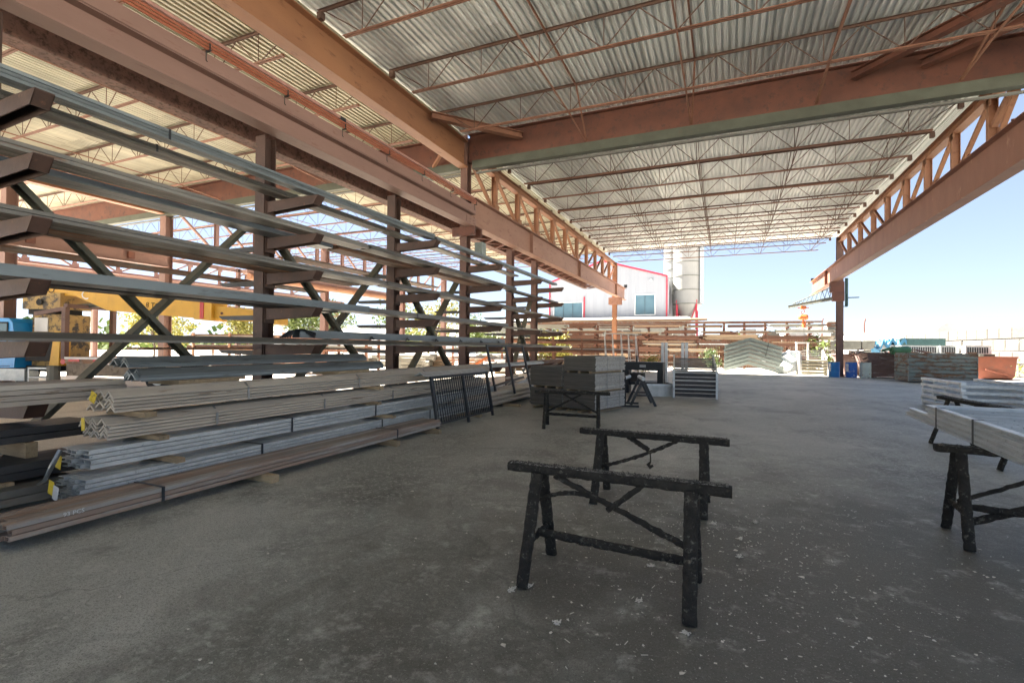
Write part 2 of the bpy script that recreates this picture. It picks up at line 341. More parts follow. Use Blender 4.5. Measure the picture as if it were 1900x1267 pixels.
def make_joist(x0, x1, pitch=1.485, node0=None, zb=8.07, zt=8.8, inset=.7):
    """bar joist along X at local y=0: double angle chords, rod webs. returns three meshes"""
    tc = MB(); bc = MB(); wb = MB()
    for sgn in (-1, 1):
        ya = sgn*.012
        tc.bars((x0, ya, zt), (x1, ya, zt), [(min(0, -sgn*.05), max(0, -sgn*.05), -.006, 0), (min(0, -sgn*.006), max(0, -sgn*.006), -.05, -.006)])
        bc.bars((x0+inset, ya, zb), (x1-inset, ya, zb), [(min(0, -sgn*.045), max(0, -sgn*.045), 0, .006), (min(0, -sgn*.006), max(0, -sgn*.006), .006, .045)])
    tc.box(x0, x0+.12, -.06, .06, zt-.2, zt-.05); tc.box(x1-.12, x1, -.06, .06, zt-.2, zt-.05)
    nodes = []; x = node0
    while x-pitch > x0+inset+.1: x -= pitch
    while x < x1-inset-.1: nodes.append(x); x += pitch
    za, zc = zb+.02, zt-.03
    for i, q in enumerate(nodes):
        wb.tube([(q, 0, za), (q, 0, zc)], .010, 6)
        l = q-pitch/2 if i else x0+.15; r = q+pitch/2 if i < len(nodes)-1 else x1-.15
        wb.tube([(q-.04, 0, za), (l, 0, zc)], .012, 6); wb.tube([(q+.04, 0, za), (r, 0, zc)], .013, 6)
    return tc.mesh('top_chord', M_web), bc.mesh('bottom_chord', M_joist), wb.mesh('web_rods', M_web)
def joists(shed, ys, meshes, dark=False):
    tc, bc, wb = meshes
    for y in ys:
        j = link('roof_joist', tc, shed, (0, y, 0), world=True)
        link('bottom_chord', bc, j); link('web_rods', wb, j)
J_main = make_joist(XL+.16, XR-.1, node0=-2.45)
near_ys = [12.95-2.47*k for k in range(8)]
far_ys = [18.1, 20.25, 22.4, 24.55, 26.7, 28.8, 30.85, 32.9, 34.9]
joists(main, near_ys, J_main); joists(main, far_ys, J_main)
lj = make_joist(XL+.1, XR-.2, node0=-2.45, zb=8.02)
joists(main, [36.95], lj)
J_side = make_joist(-24.2, XL-.16, node0=-11.4)
joists(side, near_ys[:7]+far_ys+[36.95], J_side)
J_third = make_joist(-40.3, -24.6, node0=-27.4)
joists(side, near_ys[:6]+far_ys+[36.95], J_third)

def wcol(mb, x, y, z0, z1, b=.26, h=.3):
    # W section, flanges facing +-Y
    for a, c in ((y-h/2, y-h/2+.016), (y+h/2-.016, y+h/2)): mb.box(x-b/2, x+b/2, a, c, z0, z1)
    mb.box(x-.006, x+.006, y-h/2+.016, y+h/2-.016, z0, z1); return mb
# transverse girders with the grey-green channel beneath
def girder(shed, x0, x1):
    mb = MB().ibeam((x0, YM, 8.37), (x1, YM, 8.37), .94, .34, .014, .024)
    g = putw(mb, 'cross_girder', M_dark, shed)
    mb = MB(); mb.box(x0+.2, x1, YM-.2, YM-.19, 7.63, 7.9); mb.box(x0+.2, x1, YM-.19, YM+.05, 7.63, 7.642)
    putw(mb, 'channel', M_grn, g); putw(MB().box(x0+.2, x1, YM+.1, YM+.2, 7.57, 7.615), 'pale_trim', M_concg, g)
    return g
girder(main, XL+.14, XR+3.2); girder(side, -36, XL-.14)
# longitudinal beams of the near bays and their columns
for shed, x in ((main, XL), (side, -24.4)):
    putw(MB().ibeam((x, -5, 8.15), (x, YM-.16, 8.15), .9, .34, .014, .026), 'longitudinal_beam', M_beam, shed)
putw(MB().ibeam((XR+.75, -5, 8.15), (XR+.75, YM-.16, 8.15), .9, .34, .014, .026), 'longitudinal_beam', M_beam, main)
for x in (XL, XR+.75):
    for y, zt in ((YM, 8.83), (-4.8, 7.6)):
        c = putw(wcol(MB(), x, y, 0, zt), 'column', M_col, main)
        putw(MB().box(x-.25, x+.25, y-.25, y+.25, 0, .03), 'base_plate', M_col, c)
for x, y in ((XL, 39.8), (XR, 35.45)):
    c = putw(wcol(MB(), x, y, 0, 8.5, .34, .34), 'column', M_beam if x < 0 else M_col, main)
    putw(MB().box(x-.3, x+.3, y-.3, y+.3, 0, .04), 'base_plate', M_col, c)
for y in (9.3, YM, 25, 33.5, 40):
    for x in (-24.4,):
        c = putw(wcol(MB(), x, y, 0, 8.45, .42, .36), 'column', M_pink, side)
        putw(MB().box(x-.3, x+.3, y-.3, y+.3, -.004, .04), 'base_plate', M_pink, c)
for y in (9.3, 20, 31, 40):
    putw(wcol(MB(), -40.5, y, 0, 8.45, .3, .3), 'column', M_pink, side)
# side trusses
def truss(shed, x, ys, flip, zt=8.47, zb=6.78, m=M_beam, cap=.3, name='side_truss'):
    mb = MB().ibeam((x, ys[0], zt-.15), (x, ys[-1], zt-.15), .3, .26, .012, .018)
    t = putw(mb, name, m, shed)
    putw(MB().bar((x, ys[0], zb), (x, ys[-1], zb), .2, .16), 'bottom_chord', m, t)
    gm_ = MB().box(-.1, -.088, -.2, .2, -.14, .14).mesh('gusset', m)
    for i, y in enumerate(ys[1:-1]):
        link('gusset', gm_, t, (x+(.2 if x < 0 else -.0), y, zt-.36), world=True); link('gusset', gm_, t, (x+(.2 if x < 0 else -.0), y, zb+.16), world=True)
        putw(MB().ibeam((x, y, zb+.08), (x, y, zt-.3), .2, .16, .01, .014, (1, 0, 0)), 'vertical', m, t)
    for i in range(len(ys)-1):
        a, b = ys[i], ys[i+1]
        p = ((x, a+.12, zt-.32), (x, b-.14, zb+.1)) if i < flip else ((x, b-.12, zt-.32), (x, a+.14, zb+.1))
        putw(MB().bars(p[0], p[1], [(-.055, .055, -.05, -.04), (-.055, -.045, -.04, .05), (.045, .055, -.04, .05)]), 'diagonal', m, t)
    return t
lys = [YM+.15, 17.2, 19.5, 21.8, 24.15, 26.3, 28.65, 30.9, 33.2, 35.4, 37.6, 39.65]
rys = [YM+.15, 16.7, 18.95, 21.15, 23.35, 25.75, 27.95, 30.4, 32.9, 35.3]
truss(main, XL, lys, 6); truss(main, XR, rys, 5, m=M_beam)
truss(side, -24.4, [YM+.2+2.3*k for k in range(12)], 6, m=M_pink, zb=6.3)
truss(side, -40.5, [-2+2.6*k for k in range(17)], 9, zt=8.4, zb=6.7, m=M_pink, name='open_truss')
# bridging angles running along the bays, kicking down to the girder flange
br = []
for x in (-4.0, -.96, 2.08, 5.0):
    mb = MB()
    mb.bars((x, -5, 8.05), (x, 12.98, 8.05), [(0, .04, 0, .005), (0, .005, .005, .04)])
    mb.bars((x+.2, -5, 8.78), (x+.2, 12.98, 8.78), [(0, .04, -.005, 0), (0, .005, -.04, -.005)])
    mb.bars((x, 12.9, 8.05), (x-.0, 14.72, 7.93), [(0, .045, 0, .006), (0, .006, .006, .045)])
    mb.bars((x+.2, 12.95, 8.75), (x+.03, 14.72, 7.94), [(0, .045, 0, .006), (0, .006, .006, .045)])
    putw(mb, 'bridging', M_joist, main)
    mb = MB()
    mb.bars((x, 18.1, 8.05), (x, 36.9, 8.05), [(0, .03, 0, .004), (0, .004, .004, .03)])
    for a, b in zip(far_ys[:-1], far_ys[1:]):
        mb.bar((x, a, 8.1), (x, b, 8.75), .025, .006); mb.bar((x+.05, b, 8.1), (x+.05, a, 8.75), .025, .006)
    putw(mb, 'bridging', M_web, main)
for x in (-11.4, -14.4, -17.4, -20.4):
    mb = MB(); mb.bars((x, -2, 8.05), (x, 12.98, 8.05), [(0, .04, 0, .005), (0, .005, .005, .04)])
    mb.bars((x, 12.9, 8.05), (x, 14.72, 7.93), [(0, .045, 0, .006), (0, .006, .006, .045)])
    mb.bars((x, 18.1, 8.05), (x, 36.9, 8.05), [(0, .03, 0, .004), (0, .004, .004, .03)])
    putw(mb, 'bridging', M_joist, side)
# horizontal brace struts in the near right corner and stub at the left column
putw(MB().ibeam((2.9, 14.72, 8.5), (6.2, 11.3, 8.5), .2, .2), 'brace_strut', M_dark, main)
putw(MB().ibeam((4.3, 14.72, 8.5), (6.2, 13.0, 8.5), .2, .2), 'brace_strut', M_dark, main)
putw(MB().ibeam((-8.05, 12.4, 8.45), (-6.1, 14.7, 8.45), .2, .2), 'brace_strut', M_joist, main)
putw(MB().bar((XR, 15.0, 8.3), (XR, 16.6, 7.45), .14, .14), 'brace_strut', M_beam, main)
putw(MB().bar((XL-.2, 14.0, 8.3), (XL-1.2, 14.72, 7.9), .1, .1), 'brace_strut', M_beam, side)

# ------------------------------------------------------------------ crane runways
run = thing('crane_runway', 'long pink-brown crane runway over the stock rack with orange conductor bars', 'crane runway', (-7.95, 14, 5.6))
XW = -7.95
mb = MB(); mb.box(XW-.17, XW+.17, -5, 14.75, 5.66, 5.69); mb.box(XW-.17, XW+.17, -5, 14.75, 6.06, 6.08); mb.box(XW-.008, XW+.008, -5, 14.75, 5.69, 6.06)
b0 = putw(mb, 'runway_beam', M_pink, run)
mb = MB(); mb.box(XW+.17, XW+.182, -5, 14.75, 6.085, 6.33); mb.box(XW-.2, XW-.188, -5, 14.75, 6.085, 6.33); mb.box(XW-.188, XW+.17, -5, 14.75, 6.318, 6.33)
putw(mb, 'cap_channel', M_pink, b0)
b1 = putw(MB().ibeam((XW, 14.76, 6.17), (XW, 42.3, 6.17), .98, .36, .014, .026), 'runway_beam', M_pink, run)
b1.data.materials[0] = M_beam2 = mat('sunbleached_primer_steel', (.37, .21, .15), (.29, .155, .11), .65, 0, 1.2, c3=(.22, .11, .075), scale3=7, thr=.6, bump=.12, stretch=(1, .3, 1))
me_ = MB().box(0, .15, 0, .014, 0, .92).mesh('stiffener', M_beam2)
for y in (20.2, 28.0, 38.5): link('stiffener', me_, b1, (XW+.007, y, 5.71), world=True)
mb = MB(); mb.box(XW+.008, XW+.02, 14.4, 15.1, 5.75, 6.0)
for dy in (-.12, .12, .2):
    for z in (5.8, 5.9, 6.02, 6.15, 6.25): mb.box(XW+.02, XW+.04, 14.75+dy-.012, 14.75+dy+.012, z-.012, z+.012)
putw(mb, 'splice_plate', M_pink, run)
putw(MB().bars((XW, -5, 6.36), (XW, 14.75, 6.36), [(-.03, .03, -.03, .03)]), 'rail', M_black, run)
putw(MB().bars((XW, 14.76, 6.7), (XW, 42.3, 6.7), [(-.03, .03, -.038, .03)]), 'rail', M_pink, run)
for k, (dx, z) in enumerate(((.24, 6.42), (.24, 6.475), (.24, 6.53))):
    putw(MB().tube([(XW+dx, -5, z-.06), (XW+dx, 14.7, z+.02-.06)], .022, 6), 'conductor_bar', M_cond, run)
putw(MB().bar((XW+.2, -5, 6.56), (XW+.2, 14.6, 6.58), .06, .05), 'pink_cover_strip', mat('pink_cover_plastic', (.5, .27, .22), rough=.5), run)
mb = MB()
for y in [2.2+1.55*k for k in range(9)]:
    mb.box(XW+.183, XW+.29, y, y+.03, 6.34, 6.36); mb.box(XW+.27, XW+.28, y, y+.02, 6.36, 6.46); mb.tube([(XW+.2, y, 6.34), (XW+.2, y, 6.2), (XW+.23, y, 6.17)], .007, 5)
putw(mb, 'conductor_brackets', M_black, run)
for y in (-4, 2.4, 8.3):
    putw(MB().box(XW+.17, XW+.24, y, y+.16, 6.42, 6.6), 'joint_cover', M_blk, run)
# left bay's own runway beside it, with lacing between
b2 = putw(MB().ibeam((-8.95, -5, 5.95), (-8.95, 33.5, 5.95), .5, .3, .014, .024), 'runway_beam', M_pink, run)
b2.data.materials[0] = mat('scabbed_primer_steel', (.3, .17, .13), (.2, .12, .1), .8, 0, 3, c3=(.12, .07, .05), scale3=12, thr=.55, bump=.5)
mb = MB()
for k in range(18):
    y = 15.5+k*1.0; mb.bar((-8.78, y, 5.72), (-8.12, y+.5, 5.72), .06, .06); mb.bar((-8.12, y+.5, 5.72), (-8.78, y+1, 5.72), .06, .06)
putw(mb, 'lacing', M_dark, run)
c = putw(MB().box(-8.6, -7.75, 14.6, 14.72, 5.35, 5.65).box(-8.6, -7.75, 15.1, 15.2, 5.35, 5.65).box(-8.6, -7.75, 14.74, 15.08, 5.62, 5.645), 'bearing_bracket', M_dark, run)
putw(MB().box(-8.7, -7.7, 39.55, 39.62, 5.1, 5.67).box(-8.7, -7.7, 39.98, 40.05, 5.1, 5.67), 'bearing_bracket', M_beam2, run)
putw(MB().box(-7.97, -7.72, 42.25, 42.36, 6.74, 7.0), 'end_stop', M_blk, run)
putw(MB().box(-8.1, -7.8, 15.3, 15.6, 4.75, 5.25), 'junction_box', mat('grey_box_paint', (.3, .36, .34), rough=.5), run)

rr = thing('crane_runway', 'heavy brown crane runway beam on the right, its free end lit orange', 'crane runway', (6.05, 30, 5.7))
XE = 6.05
putw(MB().ibeam((XE, -5, 6.27), (XE, 41.6, 6.27), 1.02, .36, .014, .026), 'runway_beam', mat('streaked_brown_steel', (.26, .125, .085), (.2, .09, .062), .6, 0, 1.2, c3=(.4, .24, .17), scale3=3, thr=.63, bump=.12, stretch=(1, 1, .4)), rr)
putw(MB().ibeam((XE, 41.61, 6.27), (XE, 43.6, 6.27), 1.0, .34, .014, .026), 'runway_lit_end', M_beam, rr)  # free end of the same beam, sunlit orange put into its colour
putw(MB().bars((XE, -5, 6.82), (XE, 43.4, 6.82), [(-.03, .03, -.035, .03)]), 'rail', M_dark, rr)
mb = MB()
for y in [12.5+2.2*k for k in range(11)]: mb.tube([(XE-.12, y, 6.8), (XE-.12, y, 6.86), (XE, y, 6.87)], .02, 6)
putw(mb, 'rail_clips', M_dark, rr)
putw(MB().box(XE-.17, XE-.01, 37.5, 37.515, 5.8, 6.75), 'stiffener', M_dark, rr)
putw(MB().box(XE-.12, XE+.12, 43.4, 43.6, 6.8, 7.05), 'end_stop', M_blk, rr)
putw(MB().box(XE-.2, XR+.2, 35.2, 35.3, 5.15, 5.75).box(XE-.2, XR+.2, 35.62, 35.72, 5.15, 5.75).box(XE-.2, XR+.2, 35.2, 35.72, 5.13, 5.15), 'bearing_bracket', M_dark, rr)

lr = thing('crane_runway', 'pinkish crane runway of the second bay, seen between the rack shelves', 'crane runway', (-24, 15, 5.2))
putw(MB().ibeam((-24.0, -5, 5.42), (-24.0, 14.7, 5.42), .52, .34, .014, .024), 'runway_beam', M_pink, lr)
for y in (9.6, 13.0): putw(MB().box(-23.99, -23.84, y, y+.25, 5.32, 5.6), 'bracket', M_dark, lr)
putw(MB().bars((-24.0, -6, 5.72), (-24.0, 14.7, 5.72), [(-.03, .03, -.03, .03)]), 'rail', M_dark, lr)
putw(MB().bar((-24.3, 19, 5.62), (-24.3, 33, 5.62), .4, .2), 'spare_girder', M_pink, lr); putw(MB().tube([(-24.1, 19.1, 5.36), (-24.1, 34.4, 5.36)], .2, 12), 'spare_pipe', M_beam, lr)
tr = thing('crane_runway', 'outermost rusty crane runway with a pale edge, far behind the truck crane', 'crane runway', (-40, 15, 6))
putw(MB().ibeam((-40.0, -6, 6.3), (-40.0, 44, 6.3), .45, .34, .014, .024), 'runway_beam', M_pink, tr)
putw(MB().box(-39.83, -39.8, -6, 44, 6.0, 6.1), 'pale_edge', M_wht, tr)
mb = MB()
for k in range(14): mb.bar((-40, -4+3.4*k, 6.05), (-40, -.6+3.4*k, 4.9), .08, .08) if k % 2 else mb.bar((-40, -4+3.4*k, 4.9), (-40, -.6+3.4*k, 6.05), .08, .08)
mb.bar((-40, -6, 4.85), (-40, 44, 4.85), .14, .14)
putw(mb, 'under_truss', M_pink, tr)

# jib crane on the far right column
jib = thing('jib_crane', 'small lattice jib crane on the far right column with an orange hoist hanging from it', 'jib crane', (6.15, 35.2, 4.8))
JA, JB = Vector((5.95, 35.0, 4.72)), Vector((4.25, 41.8, 4.78))
putw(MB().ibeam(JA, JB, .2, .16, .012, .02), 'jib_beam', M_brace, jib)
mb = MB(); T0 = JA+Vector((0, .4, .75)); T1 = JB+Vector((.2, -1.2, .14)); mb.tube([T0, T1], .03, 6)
for k in range(9):
    a = T0.lerp(T1, k/9); b = JA.lerp(JB, (k+.7)/10.5)+Vector((0, 0, .1)); c2 = T0.lerp(T1, (k+1)/9)
    mb.tube([a, b], .018, 5); mb.tube([b, c2], .018, 5)
putw(mb, 'lattice', M_grn, jib)
putw(MB().box(5.9, 6.5, 34.9, 35.25, 4.55, 5.12), 'pivot_bracket', M_dark, jib)
putw(MB().tube([(6.75, 35.7, 4.3), (6.75, 35.7, 6.0)], .09, 8).box(6.4, 6.8, 35.65, 35.75, 4.25, 4.3).box(6.7, 7.4, 35.68, 35.74, 4.78, 4.84), 'mast', M_teal, jib)
h = JA.lerp(JB, .62)
ho = putw(MB().box(h.x-.16, h.x+.16, h.y-.2, h.y+.2, 4.42, 4.62).box(h.x-.35, h.x+.35, h.y-.03, h.y+.03, 4.48, 4.54).tube([(h.x, h.y-.1, 4.42), (h.x+.08, h.y, 4.25), (h.x, h.y+.02, 4.12)], .03, 6), 'hoist_trolley', M_org, jib)
putw(MB().tube([(h.x-.3, h.y, 3.85), (h.x-.2, h.y, 3.85), (h.x+.2, h.y, 3.85), (h.x+.3, h.y, 3.85)], [.12, .2, .2, .14], 12).tube([(h.x, h.y, 3.72), (h.x, h.y, 3.6)], .05, 8).tube([(h.x, h.y, 4.05), (h.x-.15, h.y, 4.15), (h.x-.05, h.y, 4.3)], .03, 6), 'hoist_motor', M_org, ho)
putw(MB().tube([(h.x+.05, h.y, 3.6), (h.x+.05, h.y, 3.45), (h.x+.05, h.y, 3.15)], [.1, .13, .11], 10), 'chain_bucket', M_org, ho)
putw(MB().tube([(h.x+.05, h.y, 3.15), (h.x+.06, h.y, 1.1)], .012, 5), 'pendant_cable', M_blk, ho)

# ------------------------------------------------------------------ cantilever rack
rack = thing('cantilever_rack', 'tall brown double-sided cantilever rack whose shelves of long steel run down the left side', 'rack', (XL, 12, 0))
RY = [2.87, 6.87, 10.92, 14.9, 18.77, 21.6]; RZ = [4.33, 3.63, 2.95, 2.28, 1.6, .93]
def arm_mesh(L, s):
    mb = MB(); b = .09 if s > 0 else .05; x0 = .14
    h0, h1 = (.2, .09) if s > 0 else (.085, .05)
    for ya, yb, in ((-b, -b+.012), (b-.012, b)):
        mb.add([(s*x0, ya, -h0), (s*x0, yb, -h0), (s*x0, yb, 0), (s*x0, ya, 0), (s*(L-.1), ya, -h0*.75), (s*(L-.1), yb, -h0*.75), (s*L, yb, 0), (s*L, ya, 0)],
               [(0, 1, 2, 3), (4, 5, 6, 7), (0, 1, 5, 4), (2, 3, 7, 6), (0, 3, 7, 4), (1, 2, 6, 5)])
    mb.add([(s*x0, -b, 0), (s*x0, b, 0), (s*L, b, 0), (s*L, -b, 0), (s*x0, -b, .012), (s*x0, b, .012), (s*L, b, .012), (s*L, -b, .012)], [(0, 1, 2, 3), (4, 5, 6, 7), (0, 1, 5, 4), (1, 2, 6, 5), (2, 3, 7, 6), (3, 0, 4, 7)])
    mb.add([(s*(L-.1), -b, -h0*.75), (s*(L-.1), b, -h0*.75), (s*L, b, 0), (s*L, -b, 0), (s*(L-.115), -b, -h0*.75), (s*(L-.115), b, -h0*.75), (s*(L-.015), b, 0), (s*(L-.015), -b, 0)], [(0, 1, 2, 3), (4, 5, 6, 7), (0, 1, 5, 4), (2, 3, 7, 6)])
    mb.box(min(s*x0, s*(x0+.02)), max(s*x0, s*(x0+.02)), -b-.02, b+.02, -h0-.06, .03)
    return mb.mesh('arm', M_rack if s > 0 else M_black)
A_r = arm_mesh(1.43, 1); A_l = arm_mesh(1.2, -1)
for i, y in enumerate(RY):
    zt = 5.63
    mb = wcol(MB(), XL, y, 0, zt if i not in (3,) else 5.3, .25, .26) if i != 3 else None
    if i == 3:
        cpt = putw(MB().box(XL-.16, XL+.16, y-.17, y+.17, .0, .02), 'base_plate', M_rack, rack)
    else:
        putw(mb, 'upright', M_rack if i < 4 else M_col, rack)
        putw(MB().box(XL-.2, XL+.2, y-.2, y+.2, 0, .02), 'base_plate', M_rack, rack)
    for z in RZ:
        link('arm', A_r, rack, (XL, y, z), world=True)
        if z < 4 : link('arm', A_l, rack, (XL, y, z-.12), world=True)
def brace(ya, za, yb, zb, m=M_brace):
    mb = MB(); mb.chan((XL+.02, ya, za), (XL+.02, yb, zb), .2, .07, .008, (1, 0, 0), 1)
    putw(mb, 'cross_brace', m, rack)
for a, b in ((0, 1), (1, 2), (2, 3), (4, 5)):
    ya, yb = RY[a]+.15, RY[b]-.1
    k_ = (RY[b]-RY[a])/4.0; ya = RY[a]; brace(ya-.02, 4.0, ya+3.5*k_, .45)
    mb = MB(); mb.chan((XL-.1, ya+.17, .1), (XL-.1, ya+3.78*k_, 4.0), .2, .07, .008, (1, 0, 0), 1); putw(mb, 'cross_brace', M_brace, rack)

# ------------------------------------------------------------------ bar stock
PROF = {}
def bar_mesh(kind, wd, ht, L, m):
    key = (kind, wd, ht, L, m.name)
    if key in PROF: return PROF[key]
    mb = MB(); t = .008
    e = .0032
    if kind == 'tube':
        mb.bars((0, 0, 0), (0, L, 0), [(e, wd-e, 0+e, t), (e, wd-e, ht-t, ht-e), (e, t, t, ht-t), (wd-t, wd-e, t, ht-t)])
    elif kind == 'channel':      # toes facing the rack, web outwards
        mb.bars((0, 0, 0), (0, L, 0), [(wd-t, wd-e, e, ht-e), (e, wd-t, e, t), (e, wd-t, ht-t, ht-e)])
    elif kind == 'channel_down':
        mb.bars((0, 0, 0), (0, L, 0), [(e, wd-e, ht-t, ht), (e, t, 0, ht-t), (wd-t, wd-e, 0, ht-t)])
    elif kind == 'flat':
        mb.bars((0, 0, 0), (0, L, 0), [(e, wd-e, e, ht-e)])
    elif kind == 'angle':        # inverted V
        a = wd/2; tt = t*1.5
        mb.extr([(0, 0), (0, .014), (a, ht), (wd, .014), (wd, 0), (wd-tt, 0), (a, ht-tt*1.7), (tt, 0)][::-1], ((0, 0, 0), (0, L, 0)))
    elif kind == 'round':
        mb.tube([(wd/2, 0, wd/2), (wd/2, L, wd/2)], wd/2-e, 10); mb.sm = False
    PROF[key] = mb.mesh(kind+'_bar', m); return PROF[key]
def bundle(label, kind, x0, z0, y0, L, nx, nz, wd, ht, m, pitchz=None, straps=(), name='steel_bundle', cat='steel bundle', group='bundles of long steel stock', jit=.04, slope=0., gap=.002, tagged=False, rz=0.):
    pz = pitchz or ht; seg = random.Random(hash_(label))
    t = thing(name, label, cat, (x0, y0, z0), rz, group); t.rotation_euler = (math.asin(slope) if slope else 0, 0, rz)
    me = bar_mesh(kind, wd, ht, L, m)
    for k in range(nz):
        xo = seg.uniform(-.011, .011) if name == 'steel_bundle' and not straps else seg.uniform(-.004, .004)
        for i in range(nx):
            link('bar', me, t, (i*(wd+gap)+xo, seg.uniform(-jit, jit), k*pz))
    W = nx*(wd+gap); H = (nz-1)*pz+ht
    for s in straps:
        mb = MB(); y = s
        if kind == 'angle':
            mb.bars((W-.0, y, H-ht*.0-ht), (W, y+.03, H-ht), [(0, .004, -H+ht, 0)])
            mb.add([(W-wd/2, y, H+.004), (W-wd/2, y+.03, H+.004), (W+.004, y+.03, H-ht), (W+.004, y, H-ht)], [(0, 1, 2, 3)])
            mb.add([(W-wd/2, y, H+.008), (W-wd/2, y+.03, H+.008), (W+.008, y+.03, H-ht), (W+.008, y, H-ht)], [(0, 1, 2, 3)])
        else:
            mb.box(W, W+.003, y, y+.03, -.002, H+.003); mb.box(-.003, 0, y, y+.03, -.002, H+.003); mb.box(-.003, W+.003, y, y+.03, H+.003, H+.006)
        put(mb, 'strap', M_strap if kind == 'angle' else M_blk, t)
    return t
def hash_(s): return sum(ord(c)*(i+1) for i, c in enumerate(s))
lev = ['top', 'second', 'third', 'fourth', 'fifth', 'lowest']
grp = 'long steel stock lying on the rack arms'
def onrack(l, label, kind, x0, y0, L, nx, nz, wd, ht, m, **k):
    return bundle(label, kind, x0, RZ[l]+.014+k.pop('dz', 0), y0, L, nx, nz, wd, ht, m, group=grp, **k)
# top shelf
onrack(0, 'blue-grey channels along the outer edge of the top rack shelf, nearest run with one strap', 'channel', -7.07, 1.2, 9.6, 3, 3, .065, .045, M_blue, straps=(3.0,))
onrack(0, 'blue-grey channels continuing along the outer edge of the top rack shelf past the third upright', 'channel', -7.05, 10.85, 9.9, 3, 2, .065, .05, M_blue)
onrack(0, 'dark channels on the inner half of the top rack shelf, nearest run', 'channel', -7.75, 1.0, 8.6, 3, 2, .09, .05, M_grey, straps=(3.4,))
onrack(0, 'dark channels on the inner half of the top rack shelf, middle run', 'channel', -7.72, 9.7, 8.0, 3, 1, .1, .06, M_grey)
# second
onrack(1, 'grey flats and channels on the outer side of the second shelf, nearest run', 'channel', -7.28, .9, 7.4, 4, 2, .09, .05, M_grey)
onrack(1, 'grey channels on the outer side of the second shelf from the second upright on', 'channel', -7.25, 8.35, 7.9, 4, 2, .09, .05, M_grey)
onrack(1, 'teal-grey wide flats hanging over the inner edge of the second shelf', 'tube', -8.0, 1.1, 6.9, 2, 1, .2, .09, M_blue)
onrack(1, 'brown-tinged channels on the inner side of the second shelf, middle run', 'channel', -7.95, 8.1, 8.2, 4, 2, .1, .05, M_rust)
onrack(1, 'short grey angle pieces at the far end of the second shelf', 'angle', -7.4, 16.4, 5.4, 3, 2, .1, .05, M_grey, pitchz=.02)
# third
onrack(2, 'grey channels heaped on the third shelf, nearest run', 'channel', -7.45, .8, 8.2, 5, 2, .09, .05, M_grey)
onrack(2, 'brownish grey channels on the third shelf reaching to the far uprights', 'channel', -7.42, 9.1, 8.4, 4, 2, .1, .05, M_grey)
onrack(2, 'rust-streaked tubes on the inner side of the third shelf', 'tube', -8.0, 1.4, 7.5, 4, 1, .11, .08, M_rust)
onrack(2, 'odd lengths of grey angle on the far end of the third shelf', 'angle', -7.5, 17.6, 4.8, 4, 2, .1, .05, M_tan, pitchz=.02)
# fourth
onrack(3, 'wide blue-grey flats lying on the fourth shelf, nearest run', 'tube', -7.35, .7, 7.6, 2, 1, .24, .13, M_blue)
onrack(3, 'wide grey tubes on the fourth shelf in the middle of the rack', 'tube', -7.35, 8.35, 7.2, 2, 1, .24, .11, M_grey, straps=(1.7,))
onrack(3, 'black bars on the inner side of the fourth shelf', 'flat', -8.0, 1.2, 7, 4, 2, .1, .03, M_black)
onrack(3, 'bent thin angles scattered over the fourth shelf behind the last uprights', 'angle', -7.5, 16.0, 6.2, 4, 1, .1, .05, M_tan)
# fifth
onrack(4, 'grey and rust angle sections on the fifth shelf, nearest run', 'angle', -7.15, .5, 10.1, 1, 2, .3, .09, M_grey, pitchz=.015)
onrack(4, 'inverted grey angle on the fifth shelf with a clean cut end near the third upright', 'angle', -7.12, 10.65, 8.6, 1, 2, .32, .1, M_grey, pitchz=.015, straps=(2.1, 5.2))
onrack(4, 'rusty flats on the inner side of the fifth shelf', 'flat', -7.9, .5, 9.5, 4, 2, .1, .03, M_rust)
clamped = onrack(4, 'teal-grey beam held with black clamps, lying on the fifth shelf in mid rack', 'tube', -7.55, 6.95, 9.4, 1, 1, .2, .16, M_blue, dz=.12)
for k in range(6):
    y = 1.9+k*1.35
    put(MB().tube([(.24, y, -.02), (.26, y+.03, .06), (.22, y+.1, .08), (.24, y+.14, .0)], .014, 5).tube([(.22, y+.05, .05), (.3, y+.1, .02)], .01, 5), 'clamp', M_blk, clamped)
mb = MB()
for k in range(5): mb.tube([(.05+.04*k, -.35+.02*k, .0), (.1+.03*k, -.2, .12), (.12+.03*k, .0, .16), (.2, .15+.05*k, .1), (.23, .3, .02)], .016, 5)
put(mb, 'clamp', M_blk, clamped)
onrack(4, 'grey flats with galvanised offcuts on the fifth shelf at the far uprights', 'flat', -7.45, 19.4, 3.4, 5, 2, .12, .03, M_galv)
# lowest shelf and dark stacks at the near left
onrack(5, 'brown-grey wide channels on the lowest rack shelf at the left edge of the picture', 'channel', -7.25, -.6, 4.2, 3, 4, .2, .055, M_tan)
onrack(5, 'blue-grey angles with a folded end on the lowest shelf between the third and fifth uprights', 'angle', -7.2, 9.6, 9.4, 2, 3, .2, .07, M_galv, pitchz=.02, straps=(3.1,))
onrack(5, 'rusty rails on the lowest shelf near the far uprights', 'channel', -7.3, 19.2, 3.6, 3, 2, .16, .06, M_rust)
bundle('dark flats on the floor inside the rack, upper layer of three at left', 'tube', -7.3, .56, -.6, 4.0, 3, 2, .2, .075, M_black, group='dark steel on the floor inside the rack')
bundle('dark brown tubes inside the rack, middle layer of three near the left edge', 'tube', -7.0, .24, -.8, 4.0, 3, 2, .2, .08, M_black, group='dark steel on the floor inside the rack')
bundle('blackened beams low on the floor inside the rack, bottom layer of three', 'channel', -6.75, .06, -.9, 3.9, 3, 2, .2, .075, M_grey, group='dark steel on the floor inside the rack')
